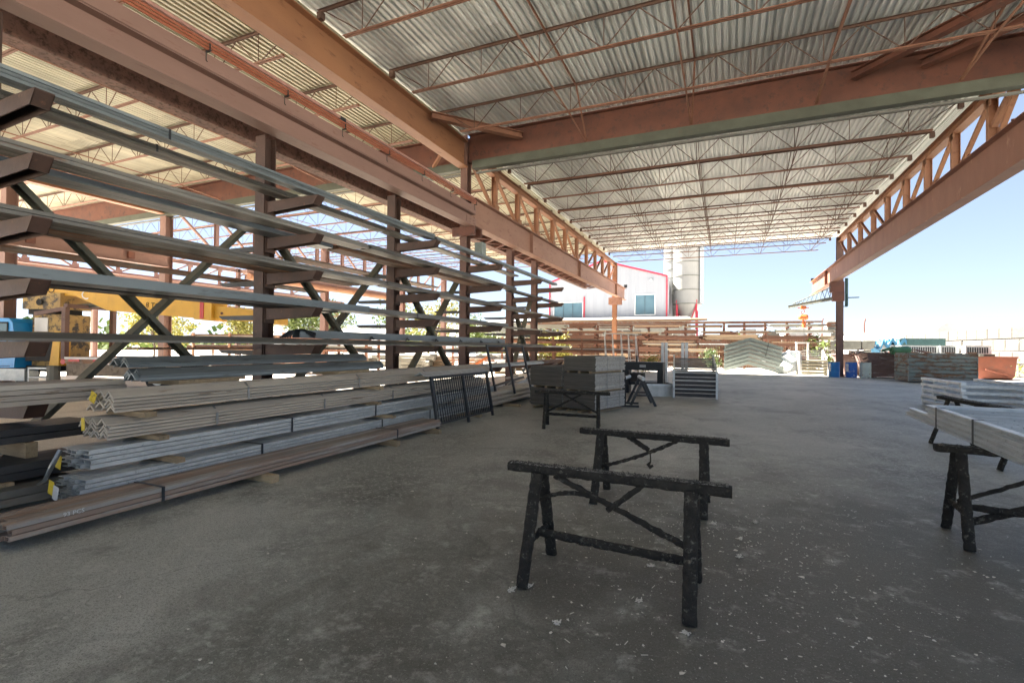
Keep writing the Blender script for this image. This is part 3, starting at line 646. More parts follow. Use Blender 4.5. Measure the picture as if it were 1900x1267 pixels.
# short bars on the far side arms
for l, y in ((1, 8), (2, 3), (3, 12), (4, 5), (5, 11)):
    bundle('thin rusty lengths on the far-side arms of the %s shelf' % lev[l], 'flat', -9.2, RZ[l]-.1, y, 6, 4, 1, .12, .04, M_rust, group='stock on the far side of the rack')
# floor stacks in front of the rack
g2 = 'strapped steel bundles stacked on timber in front of the rack'
bundle('low rust-brown channel bundle nearest the asphalt with a chalk mark on its side', 'tube', -5.4, .085, 1.93, 6.15, 6, 3, .07, .045, M_rustb, straps=(1.1, 4.8), group=g2, jit=.05)
bundle('lower of two pale galvanised channel bundles on the timber blocks', 'channel', -5.86, .12, 2.62, 8.6, 4, 5, .105, .042, M_galv, straps=(1.9, 4.3, 5.8), group=g2)
bundle('upper of two pale galvanised channel bundles, directly below the tan angles', 'channel', -6.0, .385, 2.72, 9.0, 4, 4, .105, .048, M_galv, straps=(2.4, 4.2), group=g2)
a2 = bundle('lower of two tan angle bundles, one yellow tag on its near end', 'angle', -6.12, .63, 2.92, 8.3, 3, 5, .15, .07, M_tan, pitchz=.036, straps=(1.15, 2.9, 4.6), group=g2, jit=.03)
a1 = bundle('upper of two tan angle bundles, strapped and tagged yellow, on a pale timber block', 'angle', -6.1, .9, 2.98, 8.6, 3, 5, .15, .07, M_tan, pitchz=.036, straps=(1.5, 3.6, 5.6), group=g2, jit=.03)
bundle('dark blue-grey angles lying on top of the tan bundles, nearer of two', 'angle', -6.5, 1.16, 3.5, 4.4, 2, 4, .16, .085, M_blue, pitchz=.02, group=g2)
bundle('dark blue-grey angles topmost of the stack, cut ends showing a notch', 'angle', -6.62, 1.32, 3.46, 4.1, 2, 3, .16, .085, M_blue, pitchz=.02, group=g2)
bundle('tan channels behind the tan angle bundles, strapped once', 'channel', -6.75, .95, 6.8, 5.8, 3, 3, .13, .05, M_tan, straps=(1.0,), group=g2)
for lx, (x, y, z, wd, ht, L, c, lab) in enumerate((
    (-5.55, 4.15, .0, .09, .085, .75, M_wood, 'short timber block under the rusty channel bundle, nearest the camera'),
    (-5.55, 6.5, .0, .09, .085, .75, M_wood, 'timber block under the rusty channel bundle near its far end'),
    (-5.5, 7.75, .0, .09, .08, .7, M_wood, 'small timber block on the asphalt by the foot of the fence panel'),
    (-5.95, 3.4, .335, .09, .046, .62, M_wood, 'square timber end between the two galvanised bundles, near end'),
    (-5.95, 7.1, .335, .09, .046, .62, M_wood, 'timber packer between the galvanised bundles, toward the far end'),
    (-6.1, 3.3, .58, .1, .047, .64, M_wood, 'timber packer between the galvanised channels and tan angles'),
    (-6.1, 6.9, .58, .1, .047, .6, M_wood, 'far timber packer under the lower tan angle bundle'),
    (-6.12, 3.15, .84, .12, .055, .66, M_wood, 'pale new timber block between the two tan angle bundles'),
    (-6.12, 6.95, .84, .1, .055, .62, M_wood, 'dark timber packer under the upper tan angle bundle, far part'),
    (-6.7, 3.9, 1.1, .8, .055, .6, M_wood, 'wide weathered plank under the blue-grey angles'),
    (-6.7, 6.6, 1.1, .8, .055, .6, M_wood, 'weathered plank under the far end of the blue-grey angles'),
    (-7.35, .6, .4, .1, .155, .7, M_wood, 'timber packer between the dark flats and the brown tubes at the left edge'),
    (-7.35, 2.7, .4, .1, .155, .7, M_wood, 'second timber packer under the dark flats, nearer the brace'),
    (-7.05, 1.2, .0, .1, .058, .9, M_wood, 'timber bearer on the floor under the blackened beams'),
    (-7.05, 2.4, .21, .1, .03, .7, M_wood, 'thin timber strip between the brown tubes and blackened beams'),
    (-6.75, 7.0, 1.24, .7, .07, .5, M_wood, 'small dark timber piece between the two layers of blue-grey angles'))):
    me = MB().box(0, L, 0, wd, 0, ht).mesh('timber_block', c)
    o = link('timber_block', me, None, (x, y, z)); tag(o, lab, 'timber block', 'timber packing blocks')
def tagob(parent, x, y, z, w_, h_, rot, m, name='paper_tag'):
    put(MB().box(0, w_, -.002, 0, 0, h_), name, m, parent, loc=(x, y, z), rot=rot)
tagob(a1, .1, -.05, .12, .1, .11, (0, R(25), 0), M_tag); tagob(a2, .12, -.05, .08, .06, .13, (0, R(-4), 0), M_tag)
for lab, x, y, z, m in (('yellow tag wired to the near end of the upper galvanised bundle', -5.95, 2.64, .4, M_tag), ('yellow tag under a white slip on the near end of the lower galvanised bundle', -5.8, 2.52, .2, M_tag), ('crumpled white slip on the near end of the lower galvanised bundle', -5.68, 2.5, .17, M_paper)):
    o = put(MB().box(0, .09, -.002, 0, 0, .13), 'paper_tag', m, None, loc=(x, y, z), rot=(0, R(12), 0)); tag(o, lab, 'tag', 'paper tags on steel bundles')
o = put(MB().tube([(-5.82, 2.62, .58), (-5.84, 2.57, .45), (-5.9, 2.54, .3), (-6.05, 2.55, .24)], [.02, .022, .02, .012], 4), 'loose_strap', M_strap); tag(o, 'loose grey strap end curling down over the near ends of the galvanised bundles', 'strap')
def text(body, size, loc, rot, m, name, parent=None, ext=.001, jitter=0):
    cu = bpy.data.curves.new(name, 'FONT'); cu.body = body; cu.size = size; cu.extrude = ext; cu.resolution_u = 2
    tmp = bpy.data.objects.new(name, cu); C.objects.link(tmp)
    bpy.context.view_layer.update()
    me = bpy.data.meshes.new_from_object(tmp.evaluated_get(bpy.context.evaluated_depsgraph_get()))
    bpy.data.objects.remove(tmp); me.materials.clear(); me.materials.append(m)
    return link(name, me, parent, loc, rot)
rustb = [o for o in C.objects if o.name.startswith('steel_bundle') and 'chalk' in o.get('label', '')][0]
text('93 PCS', .05, (6*.072+.004, .33, .092), (R(90), R(0), R(90)), M_paper, 'chalk_mark', rustb)

# ------------------------------------------------------------------ fence panels by the bundles
fp = thing('fence_panel', 'black steel fence panel with close vertical bars leaning against the far end of the bundles', 'fence panel', (-5.0, 8.05, 0), R(90.0))
def fpanel(t, xs, H, lean, y0=0, z0=.12):
    for x in xs: put(MB().bar((x, y0, 0), (x, y0+lean, H), .05, .05, (0, 1, 0)), 'post', M_blk, t)
    put(MB().bar((xs[0], y0+.1*lean, z0), (xs[-1], y0+.1*lean, z0), .04, .03), 'rail', M_blk, t)
    put(MB().bar((xs[0], y0+lean, H-.02), (xs[-1], y0+lean, H-.02), .06, .04), 'rail', M_blk, t)
    n = int((xs[-1]-xs[0])/.085); me = MB().bar((0, y0+.1*lean, z0), (0, y0+lean, H-.04), .014, .014, (0, 1, 0)).mesh('picket', M_blk)
    for k in range(1, n): link('picket', me, t, (xs[0]+k*(xs[-1]-xs[0])/n, 0, 0))
fpanel(fp, (0, 1.22, 2.4), 1.02, .18)
mb = MB()
for k in range(7): mb.bar((0, .02+.16*(.12+k*.12), .15+k*.12), (2.4, .02+.16*(.12+k*.12), .15+k*.12), .008, .008)
put(mb, 'wire_mesh', M_blk, fp)
o = bundle('tan angle resting over the top rail of the black fence panel', 'angle', -5.42, 1.03, 7.9, 2.6, 1, 1, .24, .08, M_galv, group='loose angle by the fence panel')
fr = thing('gate_frame', 'open black gate frame with three uprights leaning on the rack behind the fence panel', 'gate frame', (-5.5, 11.7, .3), R(84))
for x in (0, 1.0, 2.0): put(MB().bar((x-.25*0, 0, 0), (x-.5*0, .32, 1.32), .05, .05, (0, 1, 0)), 'post', M_blk, fr)
put(MB().bar((-.02, .32, 1.33), (2.02, .32, 1.33), .05, .05), 'rail', M_blk, fr)
bundle('stack of rusty and tan rails on the floor beyond the fence panel', 'round', -6.1, .08, 9.6, 5.2, 5, 3, .13, .13, M_tan, pitchz=.12, group='floor stacks beyond the fence panel')
bundle('rust-coloured beams below the open gate frame', 'channel', -6.7, .08, 11.6, 4.8, 4, 3, .15, .07, M_rust, group='floor stacks beyond the fence panel')
o = put(MB().box(0, .6, 0, .1, 0, .07), 'timber_block', M_wood, loc=(-5.7, 10.0, 0)); tag(o, 'timber block in front of the tan rails beyond the fence panel', 'timber block', 'timber packing blocks')
o = put(MB().box(0, .5, 0, .1, 0, .07), 'timber_block', M_wood, loc=(-5.55, 12.2, 0)); tag(o, 'timber block sticking out beside the board stack', 'timber block', 'timber packing blocks')
# scrap leaning about the far uprights
scr = thing('scrap_pile', 'loose angle offcuts and crumpled sheet heaped at the foot of the far rack uprights', 'scrap pile', (-7.4, 16.5, 0))
rg = random.Random(3)
for k in range(16):
    x, y = rg.uniform(-.6, .9), rg.uniform(-2.4, 3); a = rg.uniform(-.5, .5); L = rg.uniform(.8, 2.4); z = rg.uniform(.05, .6)
    put(MB().bars((x, y, z), (x+L*math.sin(a), y+L*math.cos(a), z+rg.uniform(-.05, .5)), [(0, .07, 0, .008), (0, .008, .008, .07)]), 'offcut', rg.choice((M_tan, M_rust, M_galv, M_grey)), scr)

# ------------------------------------------------------------------ board stacks
bs = thing('board_stack', 'three strapped tiers of weathered grey form boards, taller stack behind the far sawhorse', 'board stack', (-2.89, 11.75, 0), R(-17))
bl = thing('board_stack', 'lower dark stack of weathered boards left of the tall board stack', 'board stack', (-3.80, 12.03, 0), R(-17))
def boards(t, x0, x1, D, tiers, seed, mfront):
    rg = random.Random(seed)
    me = MB(); me.box(x0, x1, 0, D, 0, .043); mesh = me.mesh('board', M_brd_shade); mesh.materials.append(M_brd_lit); mesh.polygons[1].material_index = 1  # lit board colour painted on the right face, shaded colour elsewhere
    z = .09
    for n in tiers:
        for k in range(n):
            link('board', mesh, t, (rg.uniform(-.012, .012), rg.uniform(-.012, .012), z)); z += .046
        for dx in (.15, .5, .85):
            if n != tiers[-1] or True: put(MB().box(x0+(x1-x0)*dx-.04, x0+(x1-x0)*dx+.04, 0, D, 0, .05), 'spacer', M_wood, t, loc=(0, 0, z if n is not tiers[-1] else -.001))
        z += .055
    return z
zt = boards(bs, -.93, 0, 1.5, (9, 9, 8), 1, M_brd_lit)
boards(bl, -1.05, -.02, 1.7, (10, 11), 2, M_brd_shade)
mb = MB()
for z0, z1 in ((.09, .51), (.56, .98), (1.03, 1.41)):
    for y in (.55, 1.2): mb.box(.013, .017, y, y+.025, z0, z1); mb.box(-.94, .017, y, y+.025, z1, z1+.003)
put(mb, 'strap', M_strap, bs)

# ------------------------------------------------------------------ sawhorses
def sawhorse(label, loc, rz, L=1.5, H=.74, foot=.525, sp=.3, style=1, top_w=.1, seed=1, thick=.084, name='sawhorse'):
    t = thing(name, label, 'sawhorse', loc, rz, 'tar-black timber sawhorses')
    tb = put(MB().rough((-L/2, 0, H-.035), (L/2, 0, H-.045), top_w, .062, .0035, 60, 12, seed=seed), 'top_beam', M_tar, t)
    rg = random.Random(seed+50); mb = MB()       # crusted dusty cap on the beam
    n = 90
    for i in range(n):
        x = -L/2+.02+(L-.04)*i/n; mb.add([(x, -top_w*.45, H-.008), (x+L/n, -top_w*.45, H-.008), (x+L/n, top_w*.45, H-.008), (x, top_w*.45, H-.008),
            (x+L/n*.5+rg.uniform(-.004, .004), rg.uniform(-.02, .02), H+rg.uniform(-.004, .012))], [(0, 1, 4), (1, 2, 4), (2, 3, 4), (3, 0, 4)])
    mb.sm = True; put(mb, 'crust', M_tart, tb)
    for sx in (-1, 1):
        for sy in (-1, 1):
            put(MB().rough((sx*foot, sy*sp, .005), (sx*(foot-.01), sy*.055, H-.06), thick, thick*.62, .003, 26, 10, seed=seed*7+sx*2+sy), 'leg', M_tar, t)
        put(MB().rough((sx*foot, -sp*.62, H*.34), (sx*foot, sp*.62, H*.34), .035, .045, .006, 12, 8, seed=seed+3), 'spreader', M_tar, t)
    put(MB().rough((-foot, 0, H*.36), (foot, 0, H*.32), .045, .055, .005, 50, 9, seed=seed+9), 'lower_rail', M_tar, t)
    if style == 1:
        put(MB().rough((-L*.27, 0, H-.07), (foot, 0, H*.42), .035, .04, .008, 40, 8, seed=seed+11), 'brace', M_tar, t)
        put(MB().rough((-foot, .02, H*.66), (.0-.04, .02, H*.72), .03, .03, .005, 30, 8, bend=.05, seed=seed+12), 'brace', M_tar, t)
        put(MB().rough((-.02, -.02, H*.66), (.22, -.02, H-.06), .03, .035, .006, 14, 8, seed=seed+13), 'brace', M_tar, t)
    elif style == 2:
        put(MB().rough((-foot, 0, H*.44), (.26, 0, H-.07), .035, .035, .008, 40, 8, bend=-.02, seed=seed+11), 'brace', M_tar, t)
        put(MB().rough((-.24, 0.02, H-.06), (-.02, .02, H*.74), .04, .05, .006, 14, 8, seed=seed+12), 'brace', M_tar, t)
        put(MB().tube([(.0, -.03, H*.72), (.005, -.035, H*.6), (-.02, -.035, H*.55), (0, -.035, H*.52), (.03, -.035, H*.545)], [.006, .007, .02, .022, .012], 6), 'rope', M_tar, t)
    else:
        put(MB().rough((-foot, 0, H*.4), (foot*.35, 0, H-.07), .03, .035, .006, 30, 8, seed=seed+11), 'brace', M_tar, t)
        put(MB().rough((foot, .03, H*.4), (-foot*.35, .03, H-.07), .03, .035, .006, 30, 8, seed=seed+12), 'brace', M_tar, t)
    return t
sawhorse('nearest tar-black sawhorse in the middle of the floor with crossed sagging braces', (-.71, 3.35, 0), R(-.3), style=1, seed=2, H=.765)
sawhorse('second tar-black sawhorse behind the nearest one, a knotted rope hanging from its brace', (-.71, 5.28, 0), R(-.6), style=2, seed=5, H=.73)
sawhorse('black sawhorse with crossed braces standing in front of the board stacks', (-2.82, 9.55, 0), R(12), style=3, seed=9, H=.74, thick=.07)
rh = sawhorse('thick-topped sawhorse at the right edge carrying the bright railing panels', (2.42, 5.36, 0), R(-4), style=0, seed=14, H=.8, top_w=.12, foot=.6, thick=.078)
put(MB().rough((-.55, .05, .12), (.55, -.05, .68), .05, .06, .006, 40, 9, seed=31), 'brace', M_tar, rh)
sawhorse('long tarred trestle in front of the galvanised frame pile on the right', (3.62, 9.75, 0), R(-86), L=2.7, foot=1.0, style=3, seed=21, H=.82, top_w=.16)
sawhorse('farther tarred trestle half hidden at the right edge beside the galvanised frames', (6.0, 11.9, 0), R(20), L=1.6, style=3, seed=25, H=.85)

# ------------------------------------------------------------------ railing panels on the right sawhorse
rp = thing('railing_panel', 'stack of bright galvanised railing panels lying flat on the right-hand sawhorse', 'railing panels', (2.02, 7.0, .84), R(-93))
me_r = MB().box(0, 3.4, -.04, 0, .009, .037).box(0, 3.4, -.06, 0, .0, .009).box(0, 3.4, -.06, 0, .037, .046).mesh('side_rail', M_galvl)
me_r.materials.append(M_galv)
for p_ in me_r.polygons[:6]: p_.material_index = 1
for k in range(3):
    z = k*.052; x0 = (.0, .12, .5)[k]
    for y in (0, -1.05) : pass
for k in range(2):
    link('side_rail', me_r, rp, (-.35 if k == 0 else -.2, -.0, k*.05))
tp = [('a', 0.1, .1), ('b', .1, .15)]
for k in range(2):
    link('side_rail', me_r, rp, (.48, 0.0, .1+k*.05)); link('side_rail', me_r, rp, (.48, 1.1, .1+k*.05))
me_b = MB().box(0, .016, 0, 1.04, 0, .016).mesh('baluster', M_galv)
for k in range(30): link('baluster', me_b, rp, (.55+k*.105, .0, .15))
me_e = MB().box(0, .05, 0, 1.04, 0, .048).mesh('end_rail', M_galvl)
for k in range(2): link('end_rail', me_e, rp, (.48, 0, .1+k*.05))
for x in (.82, 1.75): put(MB().box(x, x+.03, -.064, -.06, -.005, .2).box(x, x+.03, -.064, .01, .2, .203), 'strap', M_blk, rp)
# pile of galvanised frames
gp = thing('frame_pile', 'pile of grey galvanised rectangular frames stacked on the asphalt at the right edge', 'frame pile', (5.45, 15.9, 0), R(2))
me_l = MB().box(0, 3.6, 0, .1, 0, .07).mesh('long_rail', M_galv); me_s = MB().box(0, .1, 0, 2.5, 0, .07).mesh('cross_rail', M_galvl); me_k = MB().box(0, .14, 0, .14, 0, .09).mesh('packer', M_galv)
rg = random.Random(5)
for k in range(5):
    z = .02+k*.165
    for y in (0, .8, 1.6, 2.4): link('long_rail', me_l, gp, (rg.uniform(-.03, .03), y, z))
    for x in (0, 1.2, 2.4, 3.5): link('cross_rail', me_s, gp, (x+rg.uniform(-.02, .02), 0, z+.0705))
    for x in (.1, 1.3, 2.6):
        for y in (.02, 2.3): link('packer', me_k, gp, (x, y, z-.0)) if 0 else None

# ------------------------------------------------------------------ middle-distance equipment
sc = thing('steel_stair', 'dark steel stair section with pale stringers and posts, standing right of the machine', 'stair section', (-1.58, 16.9, 0), R(5))
W = 1.36
for k in range(6):
    put(MB().box(.05, W-.05, .02, .14, 0, .035).box(.05, W-.05, .02, .035, -.07, 0), 'tread', M_black, sc, loc=(0, 0, .12+k*.13))
for k in range(7):
    put(MB().box(.05, W-.05, .012, .15, 0, .02).box(.05, W-.05, 0, .012, -.03, .02), 'tread', M_grey, sc, loc=(0, .2+k*.24, .86+k*.065))
for x in (0, W-.06): put(MB().box(x, x+.06, -.02, .04, 0, .92), 'post', M_galvl, sc)
for x in (0, W-.05):
    put(MB().bar((x+.025, .1, .84), (x+.025, 1.95, 1.33), .05, .14), 'stringer', M_galv, sc)
    put(MB().bar((x+.025, .5, .05), (x+.025, 1.95, 1.3), .04, .1), 'stringer', M_galv, sc)
    put(MB().bar((x+.025, 1.9, .0), (x+.025, 1.9, 1.3), .05, .06), 'post', M_galv, sc)
for z in (.3, .58, .84): put(MB().tube([(-.03, -.05, z), (W+.03, -.05, z)], .018, 6), 'rod', M_galvl, sc)
for z, y in ((.25, .9), (.5, 1.2), (.75, 1.5)): put(MB().bar((W-.02, .1, z), (W-.02, 1.9, z-.2), .03, .07), 'side_slat', M_galv, sc)
tk = thing('water_trough', 'open grey steel trough on the floor left of the stair section', 'trough', (-2.45, 16.9, 0), R(20))
put(MB().box(0, .95, 0, .02, 0, .42).box(0, .95, 1.6, 1.62, 0, .42).box(0, .02, .02, 1.6, 0, .42).box(.93, .95, .02, 1.6, 0, .42).box(.02, .93, .02, 1.6, .02, .04), 'tank', M_galv, tk)
put(MB().box(-.02, .97, -.02, 0, .36, .42), 'rim', M_galvl, tk)
put(MB().box(.02, .93, .03, 1.59, .3, .31), 'water', mat('murky_water', (.08, .07, .05), rough=.1), tk)
mc = thing('punch_machine', 'dark shop machine with a long hood and small blue label behind the trestle', 'machine', (-3.45, 17.9, 0), R(-4))
put(MB().box(0, 1.45, 0, .5, .82, 1.12), 'hood', M_blk, mc)
put(MB().box(.02, .25, .05, .45, 0, .82), 'leg', M_blk, mc); put(MB().box(1.25, 1.45, .05, .45, 0, .82), 'leg', M_blk, mc)
put(MB().box(.3, .75, .05, .45, .42, .72), 'motor', M_rub, mc); put(MB().box(.25, 1.25, .1, .4, .3, .4), 'shelf', M_blk, mc)
put(MB().tube([(.5, .2, 1.12), (.5, .2, 1.35)], .04, 8), 'handle', M_blk, mc)
put(MB().box(.65, .87, -.005, 0, .93, 1.02), 'label_plate', M_galv, mc)
ts = thing('steel_trestle', 'black steel A-frame trestle standing beside the board stack', 'trestle', (-2.1, 14.0, 0), R(15))
for y, in ((0,), (.9,)):
    put(MB().bar((-.34, y, .0), (0, y, .74), .07, .05, (0, 1, 0)), 'leg', M_blk, ts); put(MB().bar((.34, y, .0), (0, y, .74), .07, .05, (0, 1, 0)), 'leg', M_blk, ts)
    put(MB().bar((-.19, y, .3), (.19, y, .3), .03, .04), 'cross_bar', M_blk, ts)
put(MB().tube([(0, -.1, .76), (0, 1.0, .76)], .055, 10), 'top_pipe', M_galv, ts)
tq = thing('roller_stand', 'black roller stand with tall twin posts right of the board stack', 'roller stand', (-2.75, 13.6, 0), R(10))
for x, y in ((0, 0), (.22, 0), (0, .8), (.22, .8)): put(MB().bar((x, y, 0), (x, y, .82), .06, .06), 'post', M_blk, tq)
put(MB().tube([(.0, .0, .7), (.35, .6, .8)], .05, 8), 'roller', M_galv, tq)
for y in (-.05, .75): put(MB().box(-.15, .6, y, y+.1, 0, .05), 'foot', M_blk, tq)
for x, lab in ((-2.42, 'left of the two white bolted steel posts standing behind the stair section'), (-1.6, 'right of the two white bolted steel posts standing behind the stair section')):
    p = thing('steel_post', lab, 'steel post', (x, 22.0, 0), 0, 'white bolted steel posts')
    put(MB().box(-.13, -.02, 0, .12, 0, 1.86), 'channel', M_galvl, p); put(MB().box(.02, .13, 0, .12, 0, 1.86), 'channel', M_galvl, p)
    mb = MB()
    for k in range(6): mb.tube([(-.2, .06, .8+k*.17), (.2, .06, .8+k*.17)], .015, 6)
    put(mb, 'bolts', M_strap, p); put(MB().box(-.25, .25, -.15, .3, 0, .03), 'base_plate', M_galvl, p)
af = thing('pipe_rack', 'tall white pipe A-frame rack behind the board stack', 'pipe frame', (-5.5, 23.8, 0), R(3))
put(MB().tube([(0, .5, 2.32), (1.6, .5, 2.28)], .028, 6), 'top_pipe', M_wht, af)
for x in (0, .38, .8, 1.15, 1.5):
    put(MB().tube([(x, .5, 2.3), (x+.28, 0, 0)], .022, 6), 'leg', M_wht, af); put(MB().tube([(x, .5, 2.3), (x-.02, 1.1, 0)], .022, 6), 'leg', M_wht, af)

bd = thing('girder_bend_stack', 'nested stack of seven grey chevron-shaped steel bends with bright upper edges', 'steel bends', (-.1, 37.2, 0), 0)
for k in range(7):
    mb = MB(); z = .06+k*.265; xm = 1.5+.02*k; xr = 3.6+random.uniform(-.08, .08)
    pl = [(0+random.uniform(-.03, .03), z-.0), (xm, z+.52), (xr, z-.12)]
    for (xa, za), (xb, zb) in zip(pl[:-1], pl[1:]):
        mb.add([(xa, 0, za), (xb, 0, zb), (xb, 0, zb+.24), (xa, 0, za+.24), (xa, .9, za), (xb, .9, zb), (xb, .9, zb+.24), (xa, .9, za+.24)], [(0, 1, 2, 3), (4, 5, 6, 7), (0, 1, 5, 4), (1, 2, 6, 5), (2, 3, 7, 6), (3, 0, 4, 7)])
        mb.add([(xa, -.05, za+.2), (xb, -.05, zb+.2), (xb, -.05, zb+.24), (xa, -.05, za+.24), (xa, 0, za+.2), (xb, 0, zb+.2), (xb, 0, zb+.24), (xa, 0, za+.24)], [(0, 1, 2, 3), (0, 1, 5, 4), (1, 2, 6, 5), (2, 3, 7, 6), (3, 0, 4, 7)])
    put(mb, 'bend', mat('grey_green_bend_steel', (.24, .28, .265), (.19, .225, .21), .5, .2, 2, rnd=.08), bd)
put(MB().bar((2.55, -.07, 1.15), (2.75, -.07, 2.1), .03, .03), 'strap', M_blk, bd)
bx = thing('white_steel_steps', 'white stepped steel box with cream slats, left of the blue drums', 'steel steps', (4.35, 36.3, 0), R(2))
M_dull = mat('dull_white_paint', (.42, .42, .4), (.34, .34, .32), .6); M_dcr = mat('dull_cream_paint', (.3, .28, .2), (.24, .22, .155), .6)
put(MB().box(0, .12, 0, 1.4, 0, 1.3), 'side_panel', M_dull, bx)
for k in range(5): put(MB().tube([(.12, .12, .15+k*.19), (1.5, .12, .15+k*.19)], .085, 8), 'cream_slat', M_dcr, bx)
for k in range(5): put(MB().box(.1, 1.45, .25+k*.2, .44+k*.2, 1.06+k*.11, 1.1+k*.11), 'white_slat', M_dull, bx)
put(MB().add([(1.5, .2, 0), (1.5, 1.5, 0), (1.5, 1.5, 1.6), (1.5, .2, 1.1), (1.56, .2, 0), (1.56, 1.5, 0), (1.56, 1.5, 1.6), (1.56, .2, 1.1)], [(0, 1, 2, 3), (4, 5, 6, 7), (0, 1, 5, 4), (1, 2, 6, 5), (2, 3, 7, 6), (3, 0, 4, 7)]), 'side_panel', M_wht, bx)
bt = thing('ductwork_pile', 'tumbled pale sheet-metal duct pieces between the bends and the white steps', 'ductwork', (3.5, 37.5, 0))
for k, (x, y, z, s, a) in enumerate(((.1, 0, .5, .7, .5), (.6, .3, .55, .8, -.3), (.3, .2, 1.05, .7, .9), (.75, .6, 1.2, .6, .1), (-.05, .5, .25, .5, 1.2))):
    put(MB().box(-s/2, s/2, -s*.4, s*.4, -s*.5, s*.5), 'duct', M_galvl, bt, loc=(x, y, z), rot=(a*.6, a, a*.4))
tb_ = thing('white_table', 'small white metal table frame standing above the duct pieces', 'table frame', (4.4, 38.6, 1.5))
put(MB().box(0, .8, 0, .5, .55, .62), 'tabletop', M_wht, tb_)
for x, y in ((.02, .02), (.7, .02), (.02, .42), (.7, .42)): put(MB().box(x, x+.07, y, y+.07, -1.5, .55), 'leg', M_wht, tb_)

# drums
def drum(label, x, y, m, m2, r=.29, h=.9):
    t = thing('drum', label, 'drum', (x, y, 0), random.uniform(-.3, .3), 'steel drums by the far right column')
    mb = MB(); zs = [0, .02, .29, .3, .31, .32, .58, .59, .6, .61, .88, .9]; rs = [r, r, r, r+.012, r+.012, r, r, r+.012, r+.012, r, r, r-.01]
    mb.tube([(0, 0, z*h/.9) for z in zs], rs, 24); put(mb, 'barrel_body', m, t)
    put(MB().tube([(0, 0, h-.005), (0, 0, h+.015)], [r+.012, r+.012], 24), 'rim', M_strap, t)
    if m2:
        mb = MB(); mb.add([(math.cos(a)*(r+.003), math.sin(a)*(r+.003), z) for z in (.35, .8) for a in [R(-150+8*i) for i in range(5)]], [(i, i+1, 6+i, 5+i) for i in range(4)]); put(mb, 'label_patch', m2, t)
drum('bright blue drum at the foot of the far right column, small white label', 5.93, 34.65, M_barb, M_paper)
drum('blue drum with a white paint patch, middle of the three by the far right column', 6.8, 34.7, mat('blue_drum_paint2', (.02, .13, .5), (.015, .1, .4), .4, c3=(.5, .55, .6), scale3=2.5, thr=.58), M_paper)
drum('pale green-grey drum, right of the two blue drums', 7.5, 34.75, M_barp, None)

# bins
def taperbin(name, label, loc, rz, w0, w1, d, h, m, ribs=0, cat='scrap bin', group='scrap bins on the far right'):
    t = thing(name, label, cat, loc, rz, group)
    e = (w1-w0)/2; th = .04
    def quad(a): return a
    B = [(0, 0), (w0, 0), (w0, d), (0, d)]; T = [(-e, -e*.5), (w0+e, -e*.5), (w0+e, d+e*.5), (-e, d+e*.5)]
    cx, cy = w0/2, d/2
    mb = MB(); o = [(x, y, .08) for x, y in B]+[(x, y, h) for x, y in T]
    i = [(cx+(x-cx)*.96, cy+(y-cy)*.96, .12) for x, y in B]+[(cx+(x-cx)*.96, cy+(y-cy)*.96, h) for x, y in T]
    mb.add(o+i, [(0, 1, 5, 4), (1, 2, 6, 5), (2, 3, 7, 6), (3, 0, 4, 7), (0, 3, 2, 1), (8, 9, 13, 12), (9, 10, 14, 13), (10, 11, 15, 14), (11, 8, 12, 15), (8, 9, 10, 11), (4, 5, 13, 12), (5, 6, 14, 13), (6, 7, 15, 14), (7, 4, 12, 15)])
    put(mb, 'bin_body', m, t)
    mb = MB(); mb.bar((-e, -e*.5-.02, h), (w0+e, -e*.5-.02, h), .07, .08); mb.bar((-e-.02, -e*.5, h), (-e-.02, d+e*.5, h), .07, .08); mb.bar((w0+e+.02, -e*.5, h), (w0+e+.02, d+e*.5, h), .07, .08); put(mb, 'rim', m, t)
    for xx in (.1, w0-.25): put(MB().box(xx, xx+.15, 0, d, 0, .08), 'skid', m, t)
    return t
b1_ = taperbin('scrap_bin', 'battered rusty tipping bin heaped with scrap, behind the pale drum', (7.85, 34.9, 0), R(10), 2.0, 2.6, 1.5, 1.45, M_binr)
b2_ = taperbin('scrap_bin', 'small rust-brown bin directly behind the drums', (6.85, 36.6, 0), R(8), 1.3, 1.9, 1.2, 1.35, M_binr)
for k in range(6): put(MB().box(.0, 2.1, -.1-.07*k, -.06-.07*k, .25+k*.17, .29+k*.17), 'rib', M_binr, b1_, loc=(-.05-.04*k*.5, .06, 0))
gb = thing('steel_bin', 'long corroded green-grey steel bin with horizontal ribs on the right', 'steel bin', (8.5, 30.9, 0), R(3))
LW, LD, LH = 2.72, 1.85, 1.5
put(MB().box(0, LW, 0, .04, .06, LH).box(0, LW, LD-.04, LD, .06, LH).box(0, .04, .04, LD-.04, .06, LH).box(LW-.04, LW, .04, LD-.04, .06, LH).box(.04, LW-.04, .04, LD-.04, .06, .1), 'bin_body', M_bins, gb)
me = MB().add([(0, 0, 0), (LW, 0, 0), (0, -.035, .03), (LW, -.035, .03), (0, -.035, .15), (LW, -.035, .15), (0, 0, .18), (LW, 0, .18)], [(0, 1, 3, 2), (2, 3, 5, 4), (4, 5, 7, 6), (0, 2, 4, 6), (1, 3, 5, 7)]).mesh('side_panel', M_bins)
me2 = MB().add([(0, 0, 0), (0, LD, 0), (-.035, 0, .03), (-.035, LD, .03), (-.035, 0, .15), (-.035, LD, .15), (0, 0, .18), (0, LD, .18)], [(0, 1, 3, 2), (2, 3, 5, 4), (4, 5, 7, 6), (0, 2, 4, 6), (1, 3, 5, 7)]).mesh('end_panel', M_bins)
for k in range(7): link('side_panel', me, gb, (0, -.002, .1+k*.19)); link('end_panel', me2, gb, (-.002, 0, .1+k*.19))
